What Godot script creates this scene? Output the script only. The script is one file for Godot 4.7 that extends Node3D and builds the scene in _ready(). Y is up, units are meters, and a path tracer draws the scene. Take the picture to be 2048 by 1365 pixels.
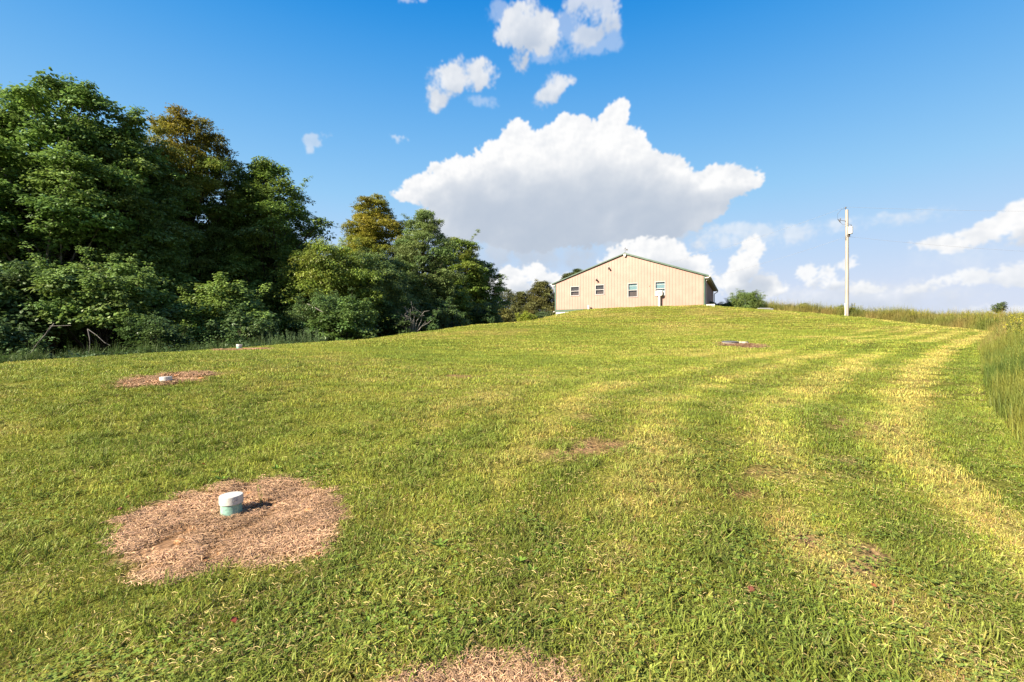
extends Node3D
# A mown hillside with septic cleanouts, a wood along its left edge, a tan metal barn on the knoll and a utility pole.

const EYE := 1.5                  # the camera stands this high; ground heights below are relative to it
const EXPOSURE := 3.5
const BARN_BASE := 3.17           # underside of the barn's skirt board, relative to the eye

var rng := RandomNumberGenerator.new()
var broad := FastNoiseLite.new()
var fine := FastNoiseLite.new()
var puffy := FastNoiseLite.new()
var taken := {}
var M := {}

# ---------------------------------------------------------------- mesh builder
class Build:
	var v := PackedVector3Array()
	var n := PackedVector3Array()
	var c := PackedColorArray()
	var i := PackedInt32Array()
	func tri(a: Vector3, b: Vector3, d: Vector3, col: Color) -> void:
		var nn := (b - a).cross(d - a).normalized()
		var k := v.size()
		v.append(a); v.append(b); v.append(d)
		n.append(nn); n.append(nn); n.append(nn)
		c.append(col); c.append(col); c.append(col)
		i.append(k); i.append(k + 2); i.append(k + 1)
	func quad(a: Vector3, b: Vector3, d: Vector3, e: Vector3, col: Color) -> void:
		var nn := (b - a).cross(d - a).normalized()
		var k := v.size()
		v.append(a); v.append(b); v.append(d); v.append(e)
		for q in 4:
			n.append(nn); c.append(col)
		i.append(k); i.append(k + 2); i.append(k + 1)
		i.append(k); i.append(k + 3); i.append(k + 2)
	func box(lo: Vector3, hi: Vector3, col := Color.WHITE, cham := 0.0) -> void:
		if cham > 0.0:
			cbox(lo, hi, col, cham)
			return
		var p := [Vector3(lo.x, lo.y, lo.z), Vector3(hi.x, lo.y, lo.z), Vector3(hi.x, hi.y, lo.z), Vector3(lo.x, hi.y, lo.z), Vector3(lo.x, lo.y, hi.z), Vector3(hi.x, lo.y, hi.z), Vector3(hi.x, hi.y, hi.z), Vector3(lo.x, hi.y, hi.z)]
		for f in [[4, 5, 6, 7], [1, 0, 3, 2], [5, 1, 2, 6], [0, 4, 7, 3], [7, 6, 2, 3], [0, 1, 5, 4]]:
			quad(p[f[0]], p[f[1]], p[f[2]], p[f[3]], col)
	func cbox(lo: Vector3, hi: Vector3, col: Color, ch: float) -> void:   # a bar whose four long-side edges (seen from the front) are bevelled
		var ring := [Vector2(lo.x + ch, lo.y), Vector2(hi.x - ch, lo.y), Vector2(hi.x, lo.y + ch), Vector2(hi.x, hi.y - ch), Vector2(hi.x - ch, hi.y), Vector2(lo.x + ch, hi.y), Vector2(lo.x, hi.y - ch), Vector2(lo.x, lo.y + ch)]
		for k in 8:
			var a: Vector2 = ring[k]
			var b: Vector2 = ring[(k + 1) % 8]
			quad(Vector3(a.x, a.y, hi.z - ch), Vector3(a.x, a.y, lo.z), Vector3(b.x, b.y, lo.z), Vector3(b.x, b.y, hi.z - ch), col)
			var m := Vector2((lo.x + hi.x) / 2, (lo.y + hi.y) / 2)
			var s := Vector2(1 - 2 * ch / (hi.x - lo.x), 1 - 2 * ch / (hi.y - lo.y))
			var ia := m + (a - m) * s
			var ib := m + (b - m) * s
			quad(Vector3(ia.x, ia.y, hi.z), Vector3(a.x, a.y, hi.z - ch), Vector3(b.x, b.y, hi.z - ch), Vector3(ib.x, ib.y, hi.z), col)
			tri(Vector3(m.x, m.y, hi.z), Vector3(ia.x, ia.y, hi.z), Vector3(ib.x, ib.y, hi.z), col)
			tri(Vector3(m.x, m.y, lo.z), Vector3(b.x, b.y, lo.z), Vector3(a.x, a.y, lo.z), col)
	func tube(pts: Array, radii: Array, sides: int, col := Color.WHITE, capped := false) -> void:
		var first := v.size()
		var up := Vector3.UP
		for k in pts.size():
			var p: Vector3 = pts[k]
			var d: Vector3 = ((pts[mini(k + 1, pts.size() - 1)] as Vector3) - (pts[maxi(k - 1, 0)] as Vector3)).normalized()
			if absf(d.dot(up)) > 0.95: up = Vector3.RIGHT if absf(d.dot(Vector3.RIGHT)) < 0.9 else Vector3.UP
			var x := d.cross(up).normalized()
			var y := d.cross(x).normalized()
			for q in sides:
				var a := TAU * q / sides
				var o := x * cos(a) + y * sin(a)
				v.append(p + o * float(radii[k])); n.append(o); c.append(col)
		for k in pts.size() - 1:
			for q in sides:
				var a := first + k * sides + q
				var b := first + k * sides + (q + 1) % sides
				i.append(a); i.append(a + sides); i.append(b)
				i.append(b); i.append(a + sides); i.append(b + sides)
		if capped:
			for e in [0, pts.size() - 1]:
				for q in range(1, sides - 1):
					var s: int = first + e * sides
					if e == 0: tri(v[s], v[s + q + 1], v[s + q], col)
					else: tri(v[s], v[s + q], v[s + q + 1], col)
	func lathe(prof: Array, sides: int, col := Color.WHITE) -> void:     # profile of Vector2(radius, height), from the bottom up
		for k in prof.size() - 1:
			var a: Vector2 = prof[k]
			var b: Vector2 = prof[k + 1]
			var t := (b - a).normalized()
			for q in sides:
				var u := TAU * q / sides
				var w := TAU * (q + 1) / sides
				var ks := v.size()
				for e in [[a, u], [a, w], [b, w], [b, u]]:
					var r: Vector2 = e[0]
					var an: float = e[1]
					v.append(Vector3(r.x * cos(an), r.y, r.x * sin(an)))
					n.append(Vector3(t.y * cos(an), -t.x, t.y * sin(an)).normalized())
					c.append(col)
				i.append(ks); i.append(ks + 1); i.append(ks + 2)
				i.append(ks); i.append(ks + 2); i.append(ks + 3)
	func mesh() -> ArrayMesh:
		var arr := []
		arr.resize(Mesh.ARRAY_MAX)
		arr[Mesh.ARRAY_VERTEX] = v; arr[Mesh.ARRAY_NORMAL] = n; arr[Mesh.ARRAY_COLOR] = c; arr[Mesh.ARRAY_INDEX] = i
		var m := ArrayMesh.new()
		m.add_surface_from_arrays(Mesh.PRIMITIVE_TRIANGLES, arr)
		return m

# ---------------------------------------------------------------- scene helpers
func numbered(called: String) -> String:
	if not taken.has(called):
		taken[called] = 0
		return called
	taken[called] += 1
	return "%s_%03d" % [called, taken[called]]

func tag(o: Node, label: String, category: String, group := "", kind := "") -> void:
	if label: o.set_meta("label", label)
	if category: o.set_meta("category", category)
	if group: o.set_meta("group", group)
	if kind: o.set_meta("kind", kind)

func thing(called: String, label: String, category: String, at := Vector3.ZERO, group := "", kind := "") -> Node3D:
	var o := Node3D.new()
	o.name = numbered(called)
	add_child(o, true)
	o.position = at
	tag(o, label, category, group, kind)
	return o

func put(called: String, mesh: Mesh, mat: Material, parent: Node = self) -> MeshInstance3D:
	var o := MeshInstance3D.new()
	if parent == self:
		o.name = numbered(called)
	else:
		var k := 0
		var nm := called
		while parent.has_node(nm):
			k += 1
			nm = "%s_%03d" % [called, k]
		o.name = nm
	o.mesh = mesh
	o.material_override = null
	for s in mesh.get_surface_count():
		o.set_surface_override_material(s, mat)
	parent.add_child(o, true)
	return o

func scatter(called: String, mesh: Mesh, mat: Material, where: Array, tints: PackedColorArray, parent: Node) -> MultiMeshInstance3D:
	var mm := MultiMesh.new()
	mm.transform_format = MultiMesh.TRANSFORM_3D
	mm.use_colors = true
	mm.mesh = mesh
	mm.instance_count = where.size()
	for k in where.size():
		mm.set_instance_transform(k, where[k])
		mm.set_instance_color(k, tints[k])
	var o := MultiMeshInstance3D.new()
	var kk := 0
	var nm := called
	while parent.has_node(nm):
		kk += 1
		nm = "%s_%03d" % [called, kk]
	o.name = nm
	o.multimesh = mm
	o.material_override = mat
	o.set_meta("kind", "stuff")
	parent.add_child(o, true)
	return o

func paint(col: Color, rough := 0.7, spec := 0.5) -> StandardMaterial3D:   # colours are given linear
	var m := StandardMaterial3D.new()
	m.albedo_color = col.linear_to_srgb()
	m.roughness = rough
	m.metallic_specular = spec
	return m

func tinted(rough := 0.8, spec := 0.4, through := 0.0) -> StandardMaterial3D:
	var m := StandardMaterial3D.new()
	m.vertex_color_use_as_albedo = true
	m.roughness = rough
	m.metallic_specular = spec
	if through > 0.0:
		m.backlight_enabled = true
		m.backlight = Color(through, through, through * 0.85).linear_to_srgb()
	return m

func grain(freq: float, seed_no: int, lo: float, stretch := Vector3.ONE) -> Texture2D:
	var f := FastNoiseLite.new()
	f.seed = seed_no
	f.frequency = freq
	f.fractal_octaves = 5
	var w := 256
	var im := Image.create(w, w, false, Image.FORMAT_RGB8)
	for y in w:
		for x in w:
			var a := TAU * x / w
			var b := TAU * y / w
			var k := 40.0
			var t := f.get_noise_3d(k * cos(a) * stretch.x + k * sin(b) * stretch.y, k * sin(a) * stretch.x + 300.0, k * cos(b) * stretch.y)
			var g := clampf(lo + (1.0 - lo) * (0.5 + 0.75 * t), 0.0, 1.0)
			im.set_pixel(x, y, Color(g, g, g))
	return ImageTexture.create_from_image(im)

func weathered(col: Color, rough: float, tex: Texture2D, scale: Vector3, spec := 0.5, relief := 0.0) -> StandardMaterial3D:
	var m := paint(col, rough, spec)
	m.albedo_texture = tex
	m.uv1_triplanar = true
	m.uv1_scale = scale
	if relief > 0.0:
		m.heightmap_enabled = true
		m.heightmap_texture = tex
		m.heightmap_scale = relief
	return m

# ---------------------------------------------------------------- terrain: a smooth sheet through surveyed points
var survey := [Vector3(-2.50, -1.750, 4.00), Vector3(4.00, -1.600, 4.00), Vector3(0.00, -1.520, -0.00), Vector3(-4.00, -1.720, -0.00), Vector3(4.00, -1.550, -0.00), Vector3(-10.00, -2.100, 2.00), Vector3(-12.00, -1.750, -3.00), Vector3(9.00, -1.750, -0.00), Vector3(-2.30, -1.442, -4.00), Vector3(-0.12, -1.488, -2.20), Vector3(2.36, -1.407, -3.20), Vector3(-5.70, -0.687, -8.00), Vector3(-8.80, -0.281, -15.60), Vector3(0.00, -1.017, -5.90), Vector3(0.00, -0.743, -10.70), Vector3(0.00, -0.333, -18.50), Vector3(0.00, 0.292, -27.00), Vector3(2.89, -1.017, -5.90), Vector3(5.19, -0.736, -10.60), Vector3(4.88, -0.097, -21.00), Vector3(9.42, -0.097, -21.00), Vector3(9.94, 1.170, -35.00), Vector3(15.25, 1.137, -34.00), Vector3(12.07, 2.296, -42.50), Vector3(19.56, 0.764, -33.00), Vector3(22.60, 0.752, -32.50), Vector3(12.52, -0.324, -18.00), Vector3(16.15, -0.147, -19.00), Vector3(9.18, -0.680, -11.50), Vector3(5.77, -1.003, -8.30), Vector3(5.86, -1.120, -6.50), Vector3(4.32, -1.405, -4.30), Vector3(12.52, -0.635, -13.00), Vector3(17.62, -0.333, -18.50), Vector3(-12.12, -0.574, -11.50), Vector3(-10.35, -0.408, -13.00), Vector3(-9.37, -0.288, -16.00), Vector3(-8.51, -0.097, -21.00), Vector3(-6.68, 0.343, -29.00), Vector3(-4.47, 0.774, -35.00), Vector3(-1.01, 1.287, -41.00), Vector3(4.67, 2.610, -53.40), Vector3(5.80, 2.955, -52.70), Vector3(8.32, 3.338, -51.50), Vector3(11.60, 3.414, -49.90), Vector3(14.79, 3.486, -48.40), Vector3(18.36, 3.452, -46.60), Vector3(19.01, 3.303, -46.20), Vector3(21.00, 3.157, -46.50), Vector3(25.04, 3.062, -48.00), Vector3(32.40, 2.345, -47.00), Vector3(33.93, 1.640, -42.50), Vector3(33.99, 1.317, -40.00), Vector3(32.39, 0.717, -34.00), Vector3(30.43, 0.417, -30.00), Vector3(-17.00, -1.200, -15.00), Vector3(-16.00, -1.500, -22.00), Vector3(-13.00, -1.300, -27.00), Vector3(-9.00, -0.800, -36.00), Vector3(-6.00, -0.200, -44.00), Vector3(-3.00, 0.500, -50.00), Vector3(-24.00, -2.200, -28.00), Vector3(-20.00, -2.000, -36.00), Vector3(-14.00, -1.200, -48.00), Vector3(-6.00, -0.300, -60.00), Vector3(-26.00, -2.500, -10.00), Vector3(-40.00, -4.000, -30.00), Vector3(-30.00, -3.000, -55.00), Vector3(6.00, 2.200, -62.00), Vector3(20.00, 2.900, -60.00), Vector3(14.00, 1.800, -80.00), Vector3(40.00, 1.800, -60.00), Vector3(52.00, 1.100, -45.00), Vector3(45.00, 0.600, -32.00), Vector3(60.00, 0.500, -30.00), Vector3(25.00, -0.900, -15.00), Vector3(20.00, -1.300, -6.00), Vector3(40.00, -0.400, -15.00), Vector3(0.00, 0.200, -80.00), Vector3(30.00, 1.600, -80.00), Vector3(70.00, 1.000, -70.00), Vector3(-60.00, -5.000, -0.00), Vector3(60.00, -1.200, -0.00), Vector3(14.00, 3.300, -56.00), Vector3(16.50, 3.420, -47.60)]
var weights := PackedFloat64Array()
const GX0 := -62.0
const GZ0 := -100.0
const GSTEP := 0.5
const GNX := 285
const GNZ := 225
var heights := PackedFloat32Array()

func solve_terrain() -> void:
	var n := survey.size()
	var m := n + 3
	var A := []
	for a in n:
		var row := PackedFloat64Array()
		row.resize(m + 1)
		var p: Vector3 = survey[a]
		for b in n:
			var q: Vector3 = survey[b]
			var r2 := (p.x - q.x) * (p.x - q.x) + (p.z - q.z) * (p.z - q.z)
			row[b] = r2 * log(r2) if r2 > 1e-9 else 0.0
		row[a] += 0.001
		row[n] = 1.0; row[n + 1] = p.x; row[n + 2] = p.z; row[m] = p.y
		A.append(row)
	for e in 3:
		var row := PackedFloat64Array()
		row.resize(m + 1)
		for b in n:
			var q: Vector3 = survey[b]
			row[b] = [1.0, q.x, q.z][e]
		A.append(row)
	for k in m:
		var best := k
		for r in range(k + 1, m):
			if absf(A[r][k]) > absf(A[best][k]): best = r
		var sw = A[k]; A[k] = A[best]; A[best] = sw
		var pr: PackedFloat64Array = A[k]
		for r in range(k + 1, m):
			var rr: PackedFloat64Array = A[r]
			var f := rr[k] / pr[k]
			if f != 0.0:
				for j in range(k, m + 1): rr[j] -= f * pr[j]
				A[r] = rr
	weights.resize(m)
	for k in range(m - 1, -1, -1):
		var row: PackedFloat64Array = A[k]
		var s := row[m]
		for j in range(k + 1, m): s -= row[j] * weights[j]
		weights[k] = s / row[k]
	heights.resize(GNX * GNZ)
	var px := PackedFloat64Array()
	var pz := PackedFloat64Array()
	for p in survey:
		px.append(p.x); pz.append(p.z)
	for j in GNZ:
		var z := GZ0 + j * GSTEP
		for k in GNX:
			var x := GX0 + k * GSTEP
			var s := weights[n] + weights[n + 1] * x + weights[n + 2] * z
			for q in n:
				var dx := x - px[q]
				var dz := z - pz[q]
				var r2 := dx * dx + dz * dz
				if r2 > 1e-9: s += weights[q] * r2 * log(r2)
			var r := sqrt(x * x + z * z)
			var t := smoothstep(70.0, 130.0, r)
			heights[j * GNX + k] = lerpf(s, -3.5, t) + EYE

func ground(x: float, z: float) -> float:
	var fx := (x - GX0) / GSTEP
	var fz := (z - GZ0) / GSTEP
	if fx < 0.0 or fz < 0.0 or fx >= GNX - 1.01 or fz >= GNZ - 1.01:
		var cx := clampf(fx, 0.0, GNX - 1.0)
		var cz := clampf(fz, 0.0, GNZ - 1.0)
		var far := Vector2(fx - cx, fz - cz).length() * GSTEP
		return lerpf(heights[int(cz) * GNX + int(cx)], -2.0, smoothstep(0.0, 60.0, far))
	var ix := int(fx)
	var iz := int(fz)
	var tx := fx - ix
	var tz := fz - iz
	var o := iz * GNX + ix
	return lerpf(lerpf(heights[o], heights[o + 1], tx), lerpf(heights[o + GNX], heights[o + GNX + 1], tx), tz)

func bump(x: float, z: float) -> float:
	var extra := 0.0
	for b in patch_boxes:
		if (b as Rect2).has_point(Vector2(x, z)): extra = 0.03 * absf(fine.get_noise_2d(x * 110.0 + 40.0, z * 150.0))
	return extra + 0.03 * broad.get_noise_2d(x * 40.0, z * 40.0) + 0.012 * fine.get_noise_2d(x * 140.0, z * 140.0)

# ---------------------------------------------------------------- what grows where
var field_edge := PackedVector2Array([Vector2(4.3, 4.0), Vector2(4.6, -2.5), Vector2(5.5, -5.1), Vector2(7.75, -7.8), Vector2(9.8, -10.0), Vector2(11.9, -12.2), Vector2(16.9, -17.4), Vector2(22.0, -22.4), Vector2(27.6, -27.2), Vector2(31.6, -30.5), Vector2(33.6, -34.2), Vector2(34.4, -40.0), Vector2(33.3, -46.2), Vector2(29.5, -48.6), Vector2(25.5, -50.4), Vector2(24.5, -60.0), Vector2(24.0, -75.0)])
var wood_edge := PackedVector2Array([Vector2(-13.5, 4.0), Vector2(-14.0, -8.0), Vector2(-14.2, -11.0), Vector2(-12.6, -14.2), Vector2(-11.0, -18.0), Vector2(-10.2, -22.5), Vector2(-8.8, -29.5), Vector2(-6.6, -34.8), Vector2(-4.4, -40.0), Vector2(-1.5, -48.0), Vector2(0.0, -58.0), Vector2(4.0, -75.0)])
var straw_patches := [
	PackedVector2Array([Vector2(-3.11, -3.75), Vector2(-3.17, -4.03), Vector2(-3.09, -4.26), Vector2(-2.84, -4.44), Vector2(-2.70, -4.52), Vector2(-2.25, -4.69), Vector2(-1.89, -4.54), Vector2(-1.51, -4.24), Vector2(-1.36, -3.91), Vector2(-1.30, -3.48), Vector2(-1.30, -3.27), Vector2(-1.54, -3.24), Vector2(-1.95, -3.19), Vector2(-2.05, -3.11), Vector2(-2.26, -3.03), Vector2(-2.48, -3.10), Vector2(-2.74, -3.39), Vector2(-2.95, -3.59)]),
	PackedVector2Array([Vector2(-6.35, -7.71), Vector2(-6.49, -8.27), Vector2(-6.16, -8.72), Vector2(-5.87, -9.01), Vector2(-5.60, -9.00), Vector2(-5.35, -8.66), Vector2(-5.27, -8.27), Vector2(-5.54, -7.84), Vector2(-5.91, -7.60), Vector2(-6.20, -7.63)]),
	PackedVector2Array([Vector2(-9.1, -14.9), Vector2(-9.5, -15.7), Vector2(-8.9, -16.1), Vector2(-8.2, -16.0), Vector2(-7.7, -15.4), Vector2(-7.5, -14.6), Vector2(-8.1, -14.3)]),
	PackedVector2Array([Vector2(-0.56, -2.10), Vector2(-0.41, -2.20), Vector2(-0.26, -2.25), Vector2(-0.15, -2.30), Vector2(-0.04, -2.28), Vector2(0.12, -2.23), Vector2(0.22, -2.18), Vector2(0.30, -2.10), Vector2(0.35, -1.5), Vector2(-0.1, -1.2), Vector2(-0.6, -1.5)]),
	PackedVector2Array([Vector2(8.5, -20.4), Vector2(8.7, -19.2), Vector2(9.2, -18.5), Vector2(9.9, -18.8), Vector2(10.15, -20.0), Vector2(9.9, -21.3), Vector2(9.0, -21.4)]),
]
var patch_boxes := []
# small bare spots: x, z, radius across, radius along
var bare_spots := [[2.38, -3.23, 0.15, 0.12], [2.16, -3.07, 0.13, 0.09], [2.06, -3.38, 0.1, 0.07], [1.75, -3.65, 0.06, 0.04], [0.98, -5.13, 0.3, 0.2], [0.6, -5.0, 0.3, 0.08], [0.87, -6.23, 0.16, 0.1], [0.33, -4.87, 0.14, 0.06], [4.52, -6.31, 0.3, 0.22], [4.1, -6.0, 0.2, 0.14], [2.4, -4.6, 0.24, 0.1], [1.9, -4.1, 0.18, 0.07], [1.3, -4.2, 0.1, 0.06], [-1.0, -10.0, 0.5, 0.2], [0.3, -10.6, 0.3, 0.2], [3.4, -5.0, 0.18, 0.07], [3.0, -2.7, 0.12, 0.06]]

func edge_distance(p: Vector2, line: PackedVector2Array) -> float:
	var best := 1e9
	for k in line.size() - 1:
		var q := Geometry2D.get_closest_point_to_segment(p, line[k], line[k + 1])
		best = minf(best, p.distance_squared_to(q))
	return sqrt(best)

var field_poly := PackedVector2Array()
var wood_poly := PackedVector2Array()

func in_field(p: Vector2) -> bool: return Geometry2D.is_point_in_polygon(p, field_poly)
func in_wood(p: Vector2) -> bool: return Geometry2D.is_point_in_polygon(p, wood_poly)
func in_straw(p: Vector2, wobble := 0.0) -> bool:
	for k in straw_patches.size():
		if (patch_boxes[k] as Rect2).has_point(p):
			var w := p + Vector2(fine.get_noise_2d(p.x * 300.0, p.y * 300.0), fine.get_noise_2d(p.x * 300.0 + 77.0, p.y * 300.0)) * wobble
			if Geometry2D.is_point_in_polygon(w, straw_patches[k]): return true
	return false

func bareness(x: float, z: float) -> float:
	var b := 0.0
	for s in bare_spots:
		var dx: float = (x - s[0]) / (s[2] * 1.0)
		var dz: float = (z - s[1]) / (s[3] * 1.05)
		var q := dx * dx + dz * dz
		if q < 2.2: b = maxf(b, 1.0 - 0.5 * q + 0.5 * fine.get_noise_2d(x * 400.0, z * 400.0))
	return clampf(b, 0.0, 1.0)

func lawn_tint(x: float, z: float) -> Color:
	var p := Vector2(x, z)
	var r := p.length()
	var g := 0.5 + 0.55 * broad.get_noise_2d(x * 9.0, z * 9.0) + 0.5 * fine.get_noise_2d(x * 28.0, z * 28.0) + 0.3 * fine.get_noise_2d(x * 75.0, z * 75.0) * smoothstep(14.0, 5.0, r)   # lush to dry
	g += 0.08 * smoothstep(4.0, -6.0, x) * smoothstep(26.0, 8.0, r)
	g -= 0.12 * smoothstep(22.0, 40.0, r)
	# the mower's passes follow the field's edge
	var d := edge_distance(p, field_edge)
	var s := 0.0
	if d < 16.0:
		var wob := 0.25 * broad.get_noise_2d(x * 14.0 + 500.0, z * 14.0)
		s = sin((d + wob) * TAU / 1.3 - 1.2) * (smoothstep(8.0, 3.0, d) + 0.2 * smoothstep(16.0, 8.0, d))
		g += 0.27 * s
		g -= 0.5 * exp(-pow((d - 1.05 + wob * 0.5) / 0.28, 2.0))
		g += 0.5 * exp(-pow((d + 0.1) / 0.5, 2.0))
	# passes over the knoll in front of the barn
	g += 0.1 * sin((z * 0.9 + x * 0.42 + 2.0 * broad.get_noise_2d(x * 4.0, z * 4.0)) * TAU / 3.1) * smoothstep(18.0, 30.0, r)
	# a worn, dry area right of the middle
	g -= 0.24 * exp(-(pow((x - 2.2) / 2.2, 2.0) + pow((z + 5.3) / 1.9, 2.0)))
	g -= 0.15 * exp(-(pow((x - 4.2) / 1.2, 2.0) + pow((z + 7.5) / 2.5, 2.0)))
	g -= 0.16 * smoothstep(6.0, 3.0, r)
	g = clampf(g, 0.0, 1.0)
	var lush := Color(0.188, 0.248, 0.031)
	var mid := Color(0.283, 0.318, 0.043)
	var dry := Color(0.405, 0.355, 0.088)
	var col := mid.lerp(lush, (g - 0.45) / 0.55) if g > 0.45 else dry.lerp(mid, g / 0.45)
	var k := (1.0 - 0.15 * s) * (1.0 - 0.16 * smoothstep(6.5, 2.5, r)) + 0.15 * fine.get_noise_2d(x * 70.0 + 31.0, z * 70.0)
	return Color(col.r * k, col.g * k, col.b * k)

func soil_tint(x: float, z: float) -> Color:
	var t := 0.5 + 0.7 * fine.get_noise_2d(x * 160.0, z * 160.0)
	return Color(0.26, 0.145, 0.07).lerp(Color(0.46, 0.28, 0.165), clampf(t, 0.0, 1.0))

# ---------------------------------------------------------------- sky
var cloud_groups := []
const AIR := [[0.0, 222, 228, 243], [5.0, 213, 225, 246], [10.0, 188, 217, 249], [16.0, 152, 205, 247], [21.0, 125, 189, 243], [26.0, 98, 173, 238], [31.0, 68, 157, 232], [35.0, 40, 143, 226], [45.0, 20, 112, 204], [60.0, 12, 84, 180], [90.0, 10, 70, 160]]

func air(el: float) -> Color:
	var k := 0
	while k < AIR.size() - 2 and el > AIR[k + 1][0]: k += 1
	var a: Array = AIR[k]
	var b: Array = AIR[k + 1]
	var t := clampf((el - a[0]) / (b[0] - a[0]), 0.0, 1.0)
	t = t
	return Color(lerpf(a[1], b[1], t) / 255.0, lerpf(a[2], b[2], t) / 255.0, lerpf(a[3], b[3], t) / 255.0).srgb_to_linear()

func billow(az: float, el: float) -> float:
	return -puffy.get_noise_2d(az * 9.0, el * 10.0) * 0.5 - puffy.get_noise_2d(az * 22.0 + 90.0, el * 24.0) * 0.3 - puffy.get_noise_2d(az * 52.0 + 190.0, el * 56.0) * 0.2 - 0.45

func depth_in(g: Dictionary, az: float, el: float) -> float:
	var best := -9.0
	for p in g.puffs:
		var dx: float = (az - p[0]) / p[2]
		var dy: float = (el - p[1]) / p[3]
		var e: float = (1.0 - dx * dx - dy * dy) * 0.5 * minf(p[2], p[3])
		var h := clampf(0.5 + 0.5 * (e - best) / 0.45, 0.0, 1.0)
		best = lerpf(best, e, h) + 0.45 * h * (1.0 - h)
	return best

func sky_light(az: float, el: float) -> Color:
	var col := air(el)
	var wa := az + 0.75 * broad.get_noise_2d(az * 11.0, el * 11.0) + 0.22 * fine.get_noise_2d(az * 22.0, el * 22.0)
	var we := el + 0.6 * broad.get_noise_2d(az * 11.0 + 400.0, el * 11.0) + 0.2 * fine.get_noise_2d(az * 22.0 + 400.0, el * 22.0)
	var b := billow(az, el)
	var lit_b := b - billow(az - 0.35, el + 0.35)
	var ragged := clampf(0.15 + 1.5 * broad.get_noise_2d(az * 20.0 + 700.0, el * 20.0), 0.0, 1.0) + 0.5 * smoothstep(14.0, 6.0, el)
	var wisp := fine.get_noise_2d(az * 60.0, el * 75.0)
	# scattered fair-weather clouds all round, as in the part of the sky in view
	var far := maxf(smoothstep(50.0, 62.0, absf(az)), smoothstep(38.0, 46.0, el))
	if far > 0.0:
		var w := clampf(az, -180.0, 180.0)
		var cx := 60.0 * cos(deg_to_rad(w))
		var cz := 60.0 * sin(deg_to_rad(w))
		var t := broad.get_noise_3d(cx * 5.0, el * 6.0, cz * 5.0) + 0.4 * fine.get_noise_3d(cx * 3.0, el * 4.0, cz * 3.0) - 0.16 - 0.3 * smoothstep(35.0, 80.0, el)
		var a := smoothstep(0.0, 0.12, t) * far * 0.9
		col = col.lerp(Color(0.92, 0.93, 0.96).lerp(Color(0.6, 0.66, 0.75), clampf(t * 1.6, 0.0, 1.0)), a)
	for g in cloud_groups:
		var bx: Rect2 = g.box
		if not bx.has_point(Vector2(az, el)): continue
		var e := depth_in(g, wa, we) + b * float(g.rough) + wisp * (0.1 + 0.3 * ragged + 0.16 * minf(float(g.grey), 0.5))
		if e < -0.3: continue
		var a := smoothstep(0.0, float(g.soft) * (1.0 + 2.6 * ragged), e) * float(g.alpha)
		if a <= 0.001: continue
		var thick := clampf(depth_in(g, wa - 1.0, we + 1.9) / 1.5, 0.0, 1.0)
		var low := clampf((float(g.top) - el) / (float(g.top) - float(g.base)), 0.0, 1.0)
		var shade := float(g.grey) * 0.55 + (1.0 - float(g.grey) * 0.55) * thick * smoothstep(0.25, 0.8, low)
		shade += (0.05 + 0.25 * low) * broad.get_noise_2d(az * 16.0, el * 22.0) + 0.1 * low
		shade -= lit_b * (0.24 + 0.3 * low) * (1.0 - 0.4 * thick)
		shade += 0.3 * low * b
		if float(g.alpha) < 0.5: shade = 0.05
		shade = clampf(shade, 0.0, 3.0)
		shade = 1.0 - exp(-2.0 * shade)
		var cc := Color(1.0, 1.0, 1.0).lerp(Color(0.47, 0.55, 0.67), shade)
		col = col.lerp(cc, a)
	return Color(col.r / EXPOSURE, col.g / EXPOSURE, col.b / EXPOSURE)

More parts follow.
